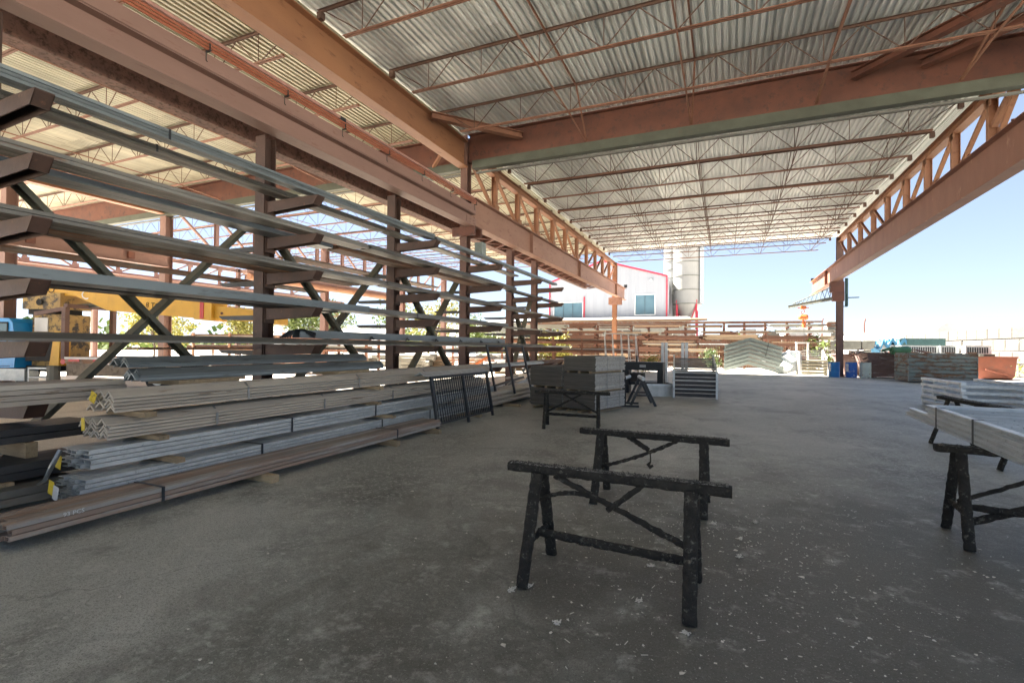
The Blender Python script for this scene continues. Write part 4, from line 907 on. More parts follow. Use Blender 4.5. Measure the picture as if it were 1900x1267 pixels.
put(MB().box(-.04, .0, -.045, 0, .02, LH+.03).box(LW, LW+.04, -.045, 0, .02, LH+.06), 'corner_post', M_bins, gb)
put(MB().box(.1, .4, -.03, .05, LH, LH+.06).box(1.5, 1.85, -.03, .05, LH, LH+.05).box(2.4, 2.74, -.03, .05, LH, LH+.07), 'lifting_lugs', M_rust, gb)
ob = taperbin('scrap_bin', 'orange painted bin with a flat disc lid on top, right of the long green bin', (13.3, 36.6, 0), R(18), 1.9, 2.1, 1.5, 1.28, M_bino)
put(MB().tube([(.8, .7, 1.3), (.8, .7, 1.46)], .5, 20), 'disc_lid', M_brace, ob)
put(MB().tube([(.2, -.2, .6), (.8, -.25, .4), (1.1, -.3, .35), (1.6, -.22, .12)], .04, 6), 'bent_rod', M_bino, ob)
sp = thing('scrap_pile', 'jumbled scrap metal heaped over the rims of the rusty bins', 'scrap pile', (8.2, 35.0, 1.2))
rg = random.Random(11)
for k in range(46):
    x, y, z = rg.uniform(-1.6, 2.2), rg.uniform(-.9, 1.2), rg.uniform(.0, .45); a, b = rg.uniform(0, 3.14), rg.uniform(-.6, .6); L = rg.uniform(.3, 1.1)
    put(MB().bar((x, y, z), (x+L*math.cos(a)*.8, y+L*math.sin(a)*.8, z+L*b*.5), rg.uniform(.03, .14), rg.uniform(.02, .06)), 'scrap_piece', rg.choice((M_scrap, M_rust, M_dark, M_grey)), sp)
gc = thing('gas_tank', 'small green cylindrical tank lying on the scrap heap', 'tank', (9.0, 34.2, 1.62), R(20))
put(MB().tube([(-.5, 0, 0), (-.42, 0, 0), (.42, 0, 0), (.5, 0, 0), (.54, 0, 0)], [.12, .22, .24, .2, .08], 16), 'tank_body', M_grnc, gc)
put(MB().tube([(-.9, .1, .0), (-.5, 0, .1), (-.3, 0, .16)], [.05, .09, .05], 8), 'nozzle', M_grnc, gc)
for k, (x, y, w_) in enumerate(((10.2, 38.5, 2.0), (12.2, 38.6, .95), (13.3, 38.3, 1.3))):
    t = thing('ac_unit', ('long grilled grey housing, leftmost of three behind the green bin', 'narrow grilled grey housing between two others behind the green bin', 'white-framed grey housing, rightmost of three behind the green bin')[k], 'housing', (x, y, 0), R(8), 'grilled housings behind the green bin')
    put(MB().box(0, w_, 0, .7, .9, 1.95), 'casing', M_galv if k != 2 else M_wht, t)
    mb = MB()
    for q in range(int(w_/.12)-1): mb.box(.1+q*.12, .16+q*.12, -.03, 0, 1.5, 1.85)
    put(mb, 'grille', M_blk, t); put(MB().box(.05, w_-.05, .05, .65, 0, .9), 'base', M_concg, t)
tt = thing('tarped_load', 'teal box under blue tarp standing behind the scrap bins', 'tarped load', (10.9, 41.5, 0), R(6))
put(MB().box(0, 2.6, 0, 1.4, 0, 2.45), 'crate', M_teal, tt)
rg = random.Random(4); mb = MB(); n = 12
vs = [(-1.2+1.6*i/n, 1.4*j/n-.05, 2.25+.25*math.sin(i*1.3)*math.cos(j*.9)+rg.uniform(-.06, .06)+(-.5 if i < 2 else 0)) for i in range(n+1) for j in range(n+1)]
vs += [(x, y, z-.3) for x, y, z in vs]; m_ = (n+1)**2
fs = [(i*(n+1)+j, i*(n+1)+j+1, (i+1)*(n+1)+j+1, (i+1)*(n+1)+j) for i in range(n) for j in range(n)]
rim = [j for j in range(n+1)]+[i*(n+1)+n for i in range(1, n+1)]+[n*(n+1)+j for j in range(n-1, -1, -1)]+[i*(n+1) for i in range(n-1, 0, -1)]
fs += [(rim[q], rim[(q+1) % len(rim)], rim[(q+1) % len(rim)]+m_, rim[q]+m_) for q in range(len(rim))]
put(mb.add(vs, fs), 'tarp', M_tarpb, tt)
put(MB().box(-1.0, 0, .1, 1.3, 0, 2.0), 'crate', M_galv, tt)

# ------------------------------------------------------------------ block walls
def blockwall(label, p0, ang, nlen, rows, bl, bh, bd, m, name='block_wall', start=0., skip=None):
    t = thing(name, label, 'block wall', p0, ang)
    rg = random.Random(int(p0[0]*7)); mbx = MB(); c = .05
    # bevelled block
    mbx.add([(c+.03, 0, c+.02), (bl-c-.03, 0, c+.02), (bl-c-.03, 0, bh-c-.02), (c+.03, 0, bh-c-.02), (.03, c, .022), (bl-.03, c, .022), (bl-.03, c, bh-.022), (.03, c, bh-.022), (.03, bd, .022), (bl-.03, bd, .022), (bl-.03, bd, bh-.022), (.03, bd, bh-.022)],
            [(0, 1, 2, 3), (4, 5, 1, 0), (5, 6, 2, 1), (6, 7, 3, 2), (7, 4, 0, 3), (4, 8, 9, 5), (5, 9, 10, 6), (6, 10, 11, 7), (7, 11, 8, 4), (8, 11, 10, 9)])
    me = mbx.mesh('block', m)
    for r in range(rows):
        for k in range(nlen):
            if skip and skip(r, k): continue
            link('block', me, t, (k*bl+(bl/2 if r % 2 else 0), rg.uniform(-.03, .03), r*bh+.02), (0, 0, rg.uniform(-.01, .01)))
    return t
M_fab = mat('white_fabric', (.5, .5, .49), (.45, .45, .44), .8)
blockwall('long sunlit wall of big pale interlocking concrete blocks on the right', (16.2, 62, 0), R(-88.5), 27, 4, 1.52, .8, .76, M_conc)
blockwall('short grey mossy concrete block wall behind the far right column', (8.2, 46, 0), R(0), 3, 3, 1.5, .8, .8, M_concg, skip=lambda r, k: r == 2 and k > 1)
blockwall('tower of stacked grey blocks at the end of the long back rack', (7.7, 48.0, 0), R(0), 1, 5, .75, .8, .8, M_concg)
for x, y, w_, h_, d_, lab in ((22, 58, 9, 4.6, 14, 'white rounded fabric roof showing above the block wall on the right'), (17.0, 66, 6, 3.8, 10, 'low white fabric roof behind the tarped load'), (11.0, 75, 7, 4.7, 10, 'rounded white fabric roof seen just right of the far right column')):
    t = thing('fabric_building', lab, 'fabric building', (x, y, 0), R(5), 'white rounded fabric roofs')
    mb = MB(); N = 16; prof = [(w_/2*(math.copysign(abs(math.cos(math.pi*k/N))**.5, math.cos(math.pi*k/N))), h_*math.sin(math.pi*k/N)**.45) for k in range(N+1)]
    prof = [(-a, b) for a, b in prof]
    mb.extr([(-a, b) for a, b in prof], ((0, d_, 0), (0, 0, 0))); mb.sm = False; put(mb, 'membrane', M_fab, t)

# ------------------------------------------------------------------ back rack with lumber and steel
bk = thing('storage_rack', 'long low outdoor rack across the far yard with a rusty top beam', 'rack', (-5, 45, 0))
sl_ = .04
put(MB().bar((-14, 0, 3.98), (11.9, 0, 3.82), .12, .14), 'top_beam', M_rust, bk)
put(MB().bar((-14, .6, 3.92), (11.4, .6, 3.78), .1, .1), 'top_beam', M_joist, bk)
BX = [3.3+1.55*k for k in range(6)]+[1.8, .25, -1.3, -2.85, -4.4, -5.95, -7.5, -9.05, -10.6, -12.15]
me_p = MB().box(-.09, .09, -.09, .09, 0, 3.75).mesh('post', M_rust); me_a = MB().box(-.07, .07, -.95, .09, 0, .1).mesh('shelf_arm', M_dark)
for x in BX:
    link('post', me_p, bk, (x, .3, 0))
    for z in (.3, .82, 1.34, 1.86, 2.38, 2.9, 3.4): link('shelf_arm', me_a, bk, (x, .1, z-.1))
bw = thing('picket_fence', 'rust-brown close-boarded screen behind the long back rack', 'fence', (-5, 46.6, 0))
me_s2 = MB().box(0, .15, 0, .04, .0, 1.0).mesh('slat', M_rust)
for k in range(150): link('slat', me_s2, bw, (-13+k*.165, 0, 0), sc=(1, 1, 2.75+.1*math.sin(k*.7)))
put(MB().box(-13, 11.6, .05, .1, .6, .7).box(-13, 11.6, .05, .1, 1.9, 2.0), 'rail', M_dark, bw)
M_l1 = mat('pale_timber', (.27, .2, .13), (.2, .145, .095), .8, 0, 4, rnd=.25, stretch=(.2, 1, 3)); M_l2 = mat('rust_board', (.13, .06, .036), (.09, .042, .027), .8, 0, 4, rnd=.3, stretch=(.2, 1, 3))
rg = random.Random(21); names = ('pale planks', 'rust-brown lengths', 'galvanised tubes', 'grey beams', 'cream boards'); cols = (M_l1, M_l2, M_galv, M_pipe, M_l1)
posn = ('bottom', 'second', 'third', 'fourth', 'fifth', 'sixth', 'top'); nth = ('first', 'second', 'third', 'fourth', 'fifth', 'sixth', 'seventh', 'eighth', 'ninth', 'tenth', 'eleventh', 'twelfth')
for zi, z in enumerate((.3, .82, 1.34, 1.86, 2.38, 2.9, 3.4)):
    x = -17.8; k = 0
    while x < 7.0:
        L = min(rg.uniform(2.2, 4.6), 7.6-x); q = rg.choice((0, 1, 1, 1, 4) if zi < 5 else (3, 3, 1, 0, 1)); k += 1
        t = thing('stock_pile', '%s, %s pile from the left on the %s shelf of the long back rack' % (names[q], nth[k-1], posn[zi]), 'stock pile', (x, 44.2, z), rg.uniform(-.01, .01), 'piles of stock on the long back rack')
        nl = rg.randint(2, 4); hh = rg.uniform(.07, .11)
        for a in range(nl):
            xa = rg.uniform(-.15, .3)
            for b in range(2): put(MB().box(xa+rg.uniform(-.1, .1), L+rg.uniform(-.4, .1), b*.3, b*.3+.27, a*hh, a*hh+hh-.014), 'length', cols[q] if rg.random() < .8 else rg.choice(cols), t)
        x += L+rg.uniform(.03, .25)
bk2 = thing('crate_row', 'row of pale crates and tanks standing behind the long back rack', 'crates', (-6, 49, 0))
rg = random.Random(8)
for k in range(14): put(MB().box(0, rg.uniform(1, 1.6), 0, 1.2, 0, rg.uniform(2.9, 3.5)), 'crate', rg.choice((M_pipe, M_galv, M_concg, M_l2)), bk2, loc=(-12+k*1.75, rg.uniform(-.3, .3), 0))
M_tan2 = mat('pale_pink_pipe', (.3, .22, .17), rough=.6)
wp = thing('pipe_load', 'long cream and tan pipe bundle lying across the top of the back rack', 'pipe bundle', (-17, 46.2, 4.1))
for k in range(4): put(MB().tube([(0, k*.2, .12), (15.5-.2*k, k*.2, .1)], .11, 8), 'pipe', (M_l1, M_tan2, M_l1, M_rust)[k], wp)

# ------------------------------------------------------------------ white building, silos
wb_ = thing('white_building', 'white clad industrial building with red trim and blue windows beyond the yard', 'building', (-16, 70, 0))
ap = (-16.3, 14.1); 
mb = MB(); prof = [(-24.2, 0), (-7.37, 0), (-7.37, 11.5), ap, (-24.2, 11.3)]
mb.add([(x, 0, z) for x, z in prof]+[(x, 30, z) for x, z in prof], [(0, 1, 2, 3, 4), (9, 8, 7, 6, 5), (0, 5, 6, 1), (1, 6, 7, 2), (2, 7, 8, 3), (3, 8, 9, 4), (4, 9, 5, 0)])
wall = put(mb, 'wall', M_white, wb_, loc=(16, 0, 0))
me = MB().box(0, .5, -.06, 0, 0, 1).mesh('cladding_panel', M_white)
k = 0; x = -24.1
while x < -7.6:
    zt = 11.3+(x+24.2)*(2.8/7.9) if x < -16.3 else 14.1-(x+16.3)*(2.6/8.93)
    zt = min(zt, (14.1-(x+.5+16.3)*(2.6/8.93)) if x+.5 > -16.3 else 99)
    link('cladding_panel', me, wb_, (x+16, -.001, .05), sc=(.99, 1, zt-.15)); x += .5
def trim(a, b, nm='red_trim'): put(MB().bar((a[0]+16, -.12, a[1]), (b[0]+16, -.12, b[1]), .16, .22), nm, M_red, wb_)
trim((-24.2, 11.3), ap); trim(ap, (-7.3, 11.5)); trim((-24.2, 0), (-24.2, 11.2)); trim((-7.4, 0), (-7.4, 11.4)); trim((-18.9, 0), (-18.9, 9.0))
def window(x0, x1, z0, z1, nm=1):
    f = put(MB().box(x0-.12, x1+.12, -.16, -.07, z0-.12, z0).box(x0-.12, x1+.12, -.16, -.07, z1, z1+.12).box(x0-.12, x0, -.16, -.07, z0, z1).box(x1, x1+.12, -.16, -.07, z0, z1), 'window', M_wht, wb_)
    n = nm+1; d = (x1-x0)/n
    for k in range(n): put(MB().box(x0+k*d+.02, x0+(k+1)*d-.02, -.1, -.08, z0, z1), 'pane', M_glass, f)
    for k in range(1, n): put(MB().box(x0+k*d-.02, x0+k*d+.02, -.14, -.08, z0, z1), 'mullion', M_blk, f)
window(-11.6+16, -9.0+16, 6.3, 9.0); window(-23.5+16, -19.2+16, 5.0, 8.2, 2)
put(MB().tube([(-9.8+16.3, -.3, 11.0), (-9.8+16.3, -.1, 11.0)], .2, 10), 'wall_lamp', M_galv, wb_)
def silo(label, x, y, r, z0, z1, zc):
    t = thing('silo', label, 'silo', (x, y, 0), 0, 'cement silos')
    zs = [z0+(z1-z0)*k/7 for k in range(8)]
    mb = MB(); mb.tube([(0, 0, zc), (0, 0, z0), (0, 0, z1)], [.4, r, r], 40); put(mb, 'shell', M_cream, t)
    for z in zs: put(MB().tube([(0, 0, z-.06), (0, 0, z+.06)], r+.06, 40), 'band', M_concg, t)
    put(MB().box(r*.9, r*.9+.5, -1.2, -.8, z0, z1), 'ladder', M_galv, t)
    for a in range(4):
        c_, s_ = math.cos(R(45+90*a))*r*.95, math.sin(R(45+90*a))*r*.95
        put(MB().bar((c_, s_, 0), (c_, s_, z0+.5), .24, .24), 'leg', M_red, t)
        a2_ = R(135+90*a); put(MB().bar((c_, s_, .5), (math.cos(a2_)*r*.95, math.sin(a2_)*r*.95, z0-.3), .15, .15), 'brace', M_red, t)
    return t
silo('large white cement silo with ring bands and red legs, right of the white building', -5.05, 74, 1.9, 7.9, 21.5, 5.2)
silo('cream silo half hidden between the white building and the large silo', -7.0, 78, 1.7, 9.5, 18.5, 6)
put(MB().box(-8.4, -7.6, 76, 76.8, 18.2, 20), 'red_hopper', M_red); tag(C.objects[-1] if 0 else bpy.data.objects['red_hopper'], 'small red dust hopper on top beside the large silo', 'hopper')
mb = MB(); mb.box(-24, -3.2, 60, 68, 0, 4.9)
ann = thing('annex_roof', 'low building with a pale flat roof in front of the white building', 'annex', (-14, 60, 0)); putw(MB().box(-30, -4.2, 59, 68, 0, 4.75), 'wall', M_concg, ann); putw(MB().add([(-30, 58.8, 4.75), (-3.4, 58.8, 4.75), (-4.6, 68, 5.6), (-30, 68, 5.6), (-30, 58.8, 4.95), (-3.4, 58.8, 4.95), (-4.6, 68, 5.8), (-30, 68, 5.8)], [(0, 1, 2, 3), (4, 5, 6, 7), (0, 1, 5, 4), (1, 2, 6, 5), (2, 3, 7, 6), (3, 0, 4, 7)]), 'roof', M_wht, ann)
for x, y, w_, h_, d_, lab, m in ((-60, 95, 26, 6.5, 12, 'long pale warehouse seen behind the truck crane', M_galvl), (-33, 84, 16, 6.5, 12, 'beige warehouse behind the middle of the rack', M_l1), (14, 110, 60, 4.2, 20, 'long low pale shed on the far right horizon', M_wht), (-28, 110, 8, 15, 8, 'pale blue plant tower behind the far rack uprights', M_galvl)):
    t = thing('warehouse', lab, 'building', (x, y, 0), R(20 if x < -20 else 0), 'far buildings')
    put(MB().box(0, w_, 0, d_, 0, h_), 'wall', m, t); put(MB().box(-.3, w_+.3, -.3, d_+.3, h_, h_+.3), 'roof', M_galv, t)
    for k in range(int(w_/5)): put(MB().box(1.5+k*5, 3.5+k*5, -.05, 0, h_*.35, h_*.6), 'window', M_glass, t)

# ------------------------------------------------------------------ truck crane in the left bay
U = Vector((.965, .26, 0)).normalized(); ang = math.atan2(.26, .965)
tc_ = thing('truck_crane', 'flatbed truck with blue cab and yellow telescopic crane boom parked in the left bay', 'truck crane', (-23.15, 8.8, 0), R(15.5)); tc_.scale = (.95, .95, .95)
cab = MB()
cp = [(-2.4, .75), (.38, .75), (.42, 1.2), (.36, 1.9), (.28, 2.42), (.12, 2.58), (-1.9, 2.58), (-2.2, 1.9), (-2.4, 1.7)]
cab.add([(x, 0, z) for x, z in cp]+[(x, 2.1, z) for x, z in cp], [tuple(range(9)), tuple(range(17, 8, -1))]+[(i, (i+1) % 9, 9+(i+1) % 9, 9+i) for i in range(9)])
cb_ = put(cab, 'cab', M_cab, tc_)
put(MB().box(-1.6, .06, -.015, .0, 1.75, 2.38), 'side_window', M_glass, cb_); put(MB().box(-1.65, .11, -.025, -.015, 2.38, 2.44).box(.06, .12, -.025, -.015, 1.72, 2.38), 'window_seal', M_rub, cb_)
put(MB().box(-1.75, .2, -.012, 0, 1.2, 1.22).box(-1.75, .2, -.012, 0, .8, .82), 'door_seam', M_rub, cb_)
put(MB().box(.3, .36, -.02, 0, 1.35, 1.5), 'marker_lamp', M_ral, cb_)
put(MB().box(-.2, 9.2, .4, 1.9, .62, .82), 'chassis', M_rub, tc_)
put(MB().box(-.4, .9, -.05, .35, .28, .72), 'fuel_tank', M_galv, tc_)
put(MB().box(1.0, 1.9, -.02, .3, .72, .78).box(1.0, 1.06, -.02, .3, .25, .72).box(1.84, 1.9, -.02, .3, .25, .72).box(1.06, 1.84, -.02, .3, .4, .44), 'step_frame', M_galv, tc_)
bed = put(MB().box(2.6, 9.6, -.05, 2.15, .95, 1.18), 'flatbed', M_rust, tc_)
put(MB().box(2.6, 9.6, -.08, -.05, 1.1, 1.18), 'pale_edge', M_wht, bed)
for k in range(7): put(MB().box(2.8+k*1.0, 3.25+k*1.0, -.1, -.081, 1.02, 1.1), 'reflector', M_ral, bed)
put(MB().box(2.6, 9.6, .0, .1, .5, .94), 'side_skirt', mat('dirty_tan_steel', (.3, .24, .18), (.2, .16, .12), .8, c3=(.1, .07, .05), scale3=3, thr=.6), bed)
for x in (-1.5, 6.3, 7.5):
    for y in (.15, 1.85):
        w_ = put(MB().tube([(x, y-.15, .5), (x, y+.15, .5)], .5, 24), 'wheel', M_rub, tc_); put(MB().tube([(x, y-.165, .5), (x, y-.15, .5)], .28, 16), 'rim', M_galv, w_)
# pedestal, controls
put(MB().box(.5, 1.75, .5, 1.6, .8, 2.75), 'crane_pedestal', M_yeld, tc_)
put(MB().box(.62, 1.2, .47, .5, 2.1, 2.62), 'notice_plate', M_wht, tc_)
put(MB().box(.6, 1.9, .2, .5, 1.0, 1.9), 'control_valves', M_rub, tc_)
put(MB().add([(1.75, .1, .85), (2.15, .1, .85), (2.2, .1, 2.1), (1.95, .1, 2.1), (1.75, .5, .85), (2.15, .5, .85), (2.2, .5, 2.1), (1.95, .5, 2.1)], [(0, 1, 2, 3), (4, 5, 6, 7), (0, 1, 5, 4), (1, 2, 6, 5), (2, 3, 7, 6), (3, 0, 4, 7)]), 'outrigger', M_yel, tc_)
put(MB().tube([(1.95, .1, .3), (1.95, .1, .85)], .2, 10), 'outrigger_foot', M_concg, tc_)
put(MB().box(.1, 1.75, .45, 1.65, 2.95, 3.55), 'turret', M_yeld, tc_)
put(MB().box(.3, 1.5, .5, 1.5, 2.75, 2.95), 'slew_ring', M_rub, tc_)
put(MB().tube([(.9, .4, 3.2), (.9, .38, 3.2)], .12, 12), 'turret_hole', M_rub, tc_)
def boomseg(x0, z0a, z0b, x1, z1a, z1b, y0=.6, y1=1.3, m=M_yel, name='boom_section'):
    return put(MB().add([(x0, y0, z0a), (x1, y0, z1a), (x1, y0, z1b), (x0, y0, z0b), (x0, y1, z0a), (x1, y1, z1a), (x1, y1, z1b), (x0, y1, z0b)], [(0, 1, 2, 3), (4, 5, 6, 7), (0, 1, 5, 4), (1, 2, 6, 5), (2, 3, 7, 6), (3, 0, 4, 7)]), name, m, tc_)
s1 = boomseg(-.2, 3.5, 4.05, 2.2, 3.45, 3.9); boomseg(2.2, 3.45, 3.9, 3.6, 2.9, 3.78); boomseg(3.6, 2.9, 3.78, 7.2, 2.62, 3.32)
boomseg(7.2, 2.58, 3.28, 7.9, 2.52, 3.24, .55, 1.35); boomseg(7.9, 2.6, 3.08, 9.6, 2.48, 2.9, .7, 1.2); boomseg(9.6, 2.42, 3.08, 10.4, 2.4, 2.92, .62, 1.28, name='boom_head')
put(MB().box(7.45, 7.6, .53, .55, 2.6, 3.2), 'red_band', M_ral, tc_)
put(MB().tube([(7.6, .9, 3.3), (7.6, .9, 3.62)], .03, 6), 'boom_bracket', M_rust, tc_)
put(MB().tube([(9.8, .6, 2.75), (9.8, .62, 2.75)], .06, 10).tube([(10.1, .6, 2.6), (10.1, .62, 2.6)], .06, 10).tube([(8.2, .68, 2.8), (8.2, .7, 2.8)], .05, 10), 'pins', M_dark, tc_)
text('8 TON', .27, (5.2, .59, 3.02), (R(90), R(4.5), 0), M_rub, 'lettering', tc_, .002)
text('O', .42, (1.0, .59, 3.56), (R(90), 0, 0), M_rub, 'lettering', tc_, .002); text('C', .5, (2.45, .59, 3.35), (R(90), R(8), 0), M_wht, 'lettering', tc_, .002)
put(MB().bar((2.35, .15, 1.1), (2.35, .15, 3.0), .16, .16).bar((2.35, 2.0, 1.1), (2.35, 2.0, 3.0), .16, .16).bar((2.35, .15, 3.05), (2.35, 2.0, 3.05), .14, .14).bar((1.0, .2, 2.75), (2.3, .2, 2.95), .1, .14), 'headache_rack', M_col, tc_)
put(MB().bar((1.9, 1.0, 3.1), (4.8, 1.0, 3.2), .12, .14), 'lift_cylinder', M_brace, tc_)
put(MB().tube([(2.35, .1, 1.0), (2.35, .08, 1.0)], .1, 12).tube([(2.7, .1, .8), (2.7, .08, .8)], .1, 12), 'round_lamp', M_ral, tc_)

# ------------------------------------------------------------------ left yard: low racks, pipes, pallets
rg = random.Random(30)
for i, (x, y, n_, lab) in enumerate(((-31, 24, 7, 'row of pale concrete pipes lying behind the truck crane'), (-26, 31, 6, 'grey pipe row beyond the beam stubs in the left yard'), (-36, 30, 8, 'far row of pale pipes under the trees'), (-20, 38, 6, 'stacked pale pipes behind the orange machine part'))):
    t = thing('pipe_stack', lab, 'pipe stack', (x, y, 0), R(15), 'pipe stacks in the left yard')
    for r_ in range(2):
        for k in range(n_-r_): put(MB().tube([(0, 0, 0), (5.5, 0, 0)], .26, 12), 'pipe', M_pipe, t, loc=(rg.uniform(-.3, .3), k*.54+r_*.27, .27+r_*.47))
for i, (x, y, w_, m, lab) in enumerate(((-23, 20.5, 5, M_joist, 'low steel stand holding chain and hooks right of the boom tip'), (-30, 20, 5, M_rust, 'low pipe stand behind the truck bed'), (-17.5, 30, 7, M_joist, 'low red stillage rack beyond the middle uprights'), (-13.5, 34, 8, M_joist, 'farther red stillage rack near the far brown column'))):
    t = thing('stillage', lab, 'stillage', (x, y, 0), R(14), 'low stillages in the left yard')
    for a in (0, w_/2, w_):
        for b in (0, 1.6): put(MB().box(a-.06, a+.06, b-.06, b+.06, 0, 2.0 if b else 2.3), 'post', m, t)
    for z in (.6, 1.25, 1.9):
        put(MB().box(-.3, w_+.3, -.1, .02, z, z+.12), 'shelf_beam', m, t)
        for k in range(6): put(MB().box(-.5+rg.uniform(-.3, .3), w_*.9+rg.uniform(-.6, .6), .05+k*.25, .25+k*.25, z+.13, z+.13+rg.uniform(.05, .22)), 'length', rg.choice((M_l1, M_l2, M_wht, M_pipe, M_rust)), t)
loads = ((-33, 27, 1.4, M_wht, 'white crate farthest left behind the truck bed'), (-29, 28, .9, M_l1, 'pallet load of pale timber behind the pink column'), (-27, 24, 1.2, M_rust, 'rusty steel box beside the hanging chain stand'),
    (-24, 27, 1.0, M_galvl, 'galvanised box between the chain stand and the pink column'), (-22, 33, 1.5, M_l1, 'large stack of pale timber behind the second upright'), (-19.5, 26.5, 1.1, M_pipe, 'grey concrete block load left of the red stillage rack'),
    (-17, 34, 1.2, M_wht, 'white crate behind the low red stillage rack'), (-15.5, 28, .8, M_rust, 'small rusty box right of the red stillage rack'), (-14.5, 31, 1.3, M_galvl, 'galvanised box behind the orange machine part'),
    (-12.6, 26.5, .9, M_wht, 'low white crate right of the orange machine part'), (-13.5, 37, 1.4, M_l1, 'timber stack near the farther red stillage rack'), (-26, 38, 1.5, M_pipe, 'concrete blocks stacked far back by the green trees'))
for x, y, s_, m_, lab in loads:
    t = thing('yard_load', lab, 'yard load', (x, y, 0), rg.uniform(0, .6), 'loads scattered in the left yard')
    for a in range(rg.randint(2, 4)): put(MB().box(0, s_*1.4, 0, s_, .15+a*.24, .15+a*.24+.2), 'load_layer', m_, t)
    for b_ in (0, s_-.1): put(MB().box(0, s_*1.4, b_, b_+.1, 0, .14), 'skid', M_wood, t)
om = thing('drill_part', 'orange hydraulic machine part lying on the pale ground behind the third upright', 'machine part', (-13.4, 22.5, 0), R(12))
put(MB().box(0, 1.4, 0, .3, .35, .55), 'frame', M_org, om)
for k in range(4): put(MB().tube([(.15+k*.33, -.1, .45), (.15+k*.33, .4, .45)], .14, 12), 'cylinder', M_org, om)
put(MB().tube([(1.3, .1, .55), (1.9, .1, .95), (2.1, .1, 1.05)], .07, 8), 'arm', M_org, om)
put(MB().box(.1, .3, -.1, .4, 0, .35).box(1.1, 1.3, -.1, .4, 0, .35), 'block', M_wood, om)
wt = thing('white_trailer', 'white rounded trailer body behind the boom tip', 'trailer', (-38, 38, 0), R(20))
mb = MB(); N = 12; mb.extr([(1.6-3.2*k/N, .9+2.4*math.sin(math.pi*k/N)**.5) for k in range(N+1)], ((0, 0, 0), (8, 0, 0))); put(mb, 'body', M_wht, wt); put(MB().box(1.5, 2.6, -1.63, -1.4, 2.1, 2.7), 'window', M_glass, wt)
for x in (2, 6): put(MB().tube([(x, -1.4, .5), (x, -1.2, .5)], .5, 16), 'wheel', M_rub, wt)
gt = thing('green_trailer', 'white trailer with a green side panel behind the truck crane', 'trailer', (-52, 44, 0), R(20))
put(MB().box(0, 14, 0, 2.5, 1.1, 3.9), 'body', M_galvl, gt); put(MB().box(6, 9, -.03, 0, 1.6, 3.2), 'green_panel', M_grnc, gt)
for x in (1.5, 11, 12.4): put(MB().tube([(x, 0, .5), (x, .25, .5)], .5, 16), 'wheel', M_rub, gt)
for k, (x, y, hh) in enumerate(((5.3, 51, 7.2),)):
    pass
for x, y, h_, lab in ((9.2, 60, 4.9, 'thin dark post rising behind the far right column'), (12.0, 56, 4.6, 'thin grey post above the blue tarp'), (19.5, 46, 4.3, 'short bent dark rod standing up behind the block wall')):
    o = put(MB().tube([(0, 0, 0), (0, 0, h_*.9), (.1, 0, h_)], .06, 6), 'thin_post', M_dark, loc=(x, y, 0)); tag(o, lab, 'post', 'thin posts on the right')

# ------------------------------------------------------------------ vegetation
def tree(label, loc, H, Rr, m, seed, n=1600, name='tree', trunkf=.35, group='trees beyond the left yard', cat='tree', leaf=.3):
    rg = random.Random(seed); t = thing(name, label, cat, loc, rg.uniform(0, 6), group)
    mb = MB(); th = H*trunkf
    mb.tube([(0, 0, 0), (.05, .03, th*.6), (0, .1, th), (.1, .1, H*.75)], [.03*H*.6, .025*H*.6, .018*H*.6, .004*H], 7)
    cl = []
    for k in range(16):
        a = rg.uniform(0, 6.28); r = Rr*rg.uniform(.2, .85); z = th*.7+(H-th*.7)*rg.uniform(.05, .95); r *= (1-.45*((z-th)/(H-th))**2) if z > th else 1
        p = Vector((r*math.cos(a), r*math.sin(a), z)); cl.append((p, Rr*rg.uniform(.25, .45)))
        mb.tube([(0, .05, min(z*.7, th*1.2)), p*.6+Vector((0, 0, z*.35)), p], [.012*H*.6, .008*H*.6, .003*H], 5)
    put(mb, 'trunk', M_bark, t)
    lf = MB()
    for k in range(n):
        p, r = cl[rg.randrange(len(cl))]
        q = p+Vector((rg.gauss(0, 1), rg.gauss(0, 1), rg.gauss(0, .8)))*r*.55
        if q.z < .1: continue
        a = Vector((rg.uniform(-1, 1), rg.uniform(-1, 1), rg.uniform(-1, 1))).normalized(); b = a.cross(Vector((rg.uniform(-1, 1), rg.uniform(-1, 1), rg.uniform(-1, 1)))).normalized()
        s_ = leaf*rg.uniform(.5, 1.2); lf.add([q-a*s_*.5, q+b*s_*.28, q+a*s_*.5, q-b*s_*.28], [(0, 1, 2, 3)])
    put(lf, 'crown', m, t)
spots = [(-44, 26, 5.2, 2.6, M_leafy, 'rounded yellow-green tree behind the blue cab'), (-40, 31, 4.6, 2.4, M_leafy, 'low yellow-green bush tree under the crane boom'), (-37.5, 36, 5.6, 2.6, M_leaf, 'bright green tree right of the pink column'),
         (-41, 44, 6, 3, M_leaf, 'leafy tree behind the white trailer'), (-34, 46, 7.2, 2.9, M_leaf, 'tall green tree behind the boom tip'), (-29, 46, 6.4, 3.2, M_leafy, 'pale feathery tree between the second and third uprights'),
         (-26, 50, 5, 2.4, M_leaf, 'small green tree beside the beige warehouse'), (-18, 50, 3.2, 2.2, M_leafd, 'dark low bush beyond the orange machine part'), (-14, 41, 2.6, 1.8, M_leafy, 'sunlit bush behind the fourth upright'),
         (-50, 30, 5.5, 3, M_leafy, 'yellow-green tree at the left edge of the picture'), (-22, 46, 2.4, 1.8, M_leaf, 'round shrub beyond the low red stillage')]
for i, (x, y, H, r, m, lab) in enumerate(spots): tree(lab, (x, y, 0), H, r, m, 100+i, n=1800, leaf=.34)
tree('green creeper bush growing over the right end of the long back rack', (6.6, 44.3, 0), 2.9, 1.1, M_leaf, 300, 1500, 'shrub', .2, 'bushes by the back rack', 'shrub', .2)
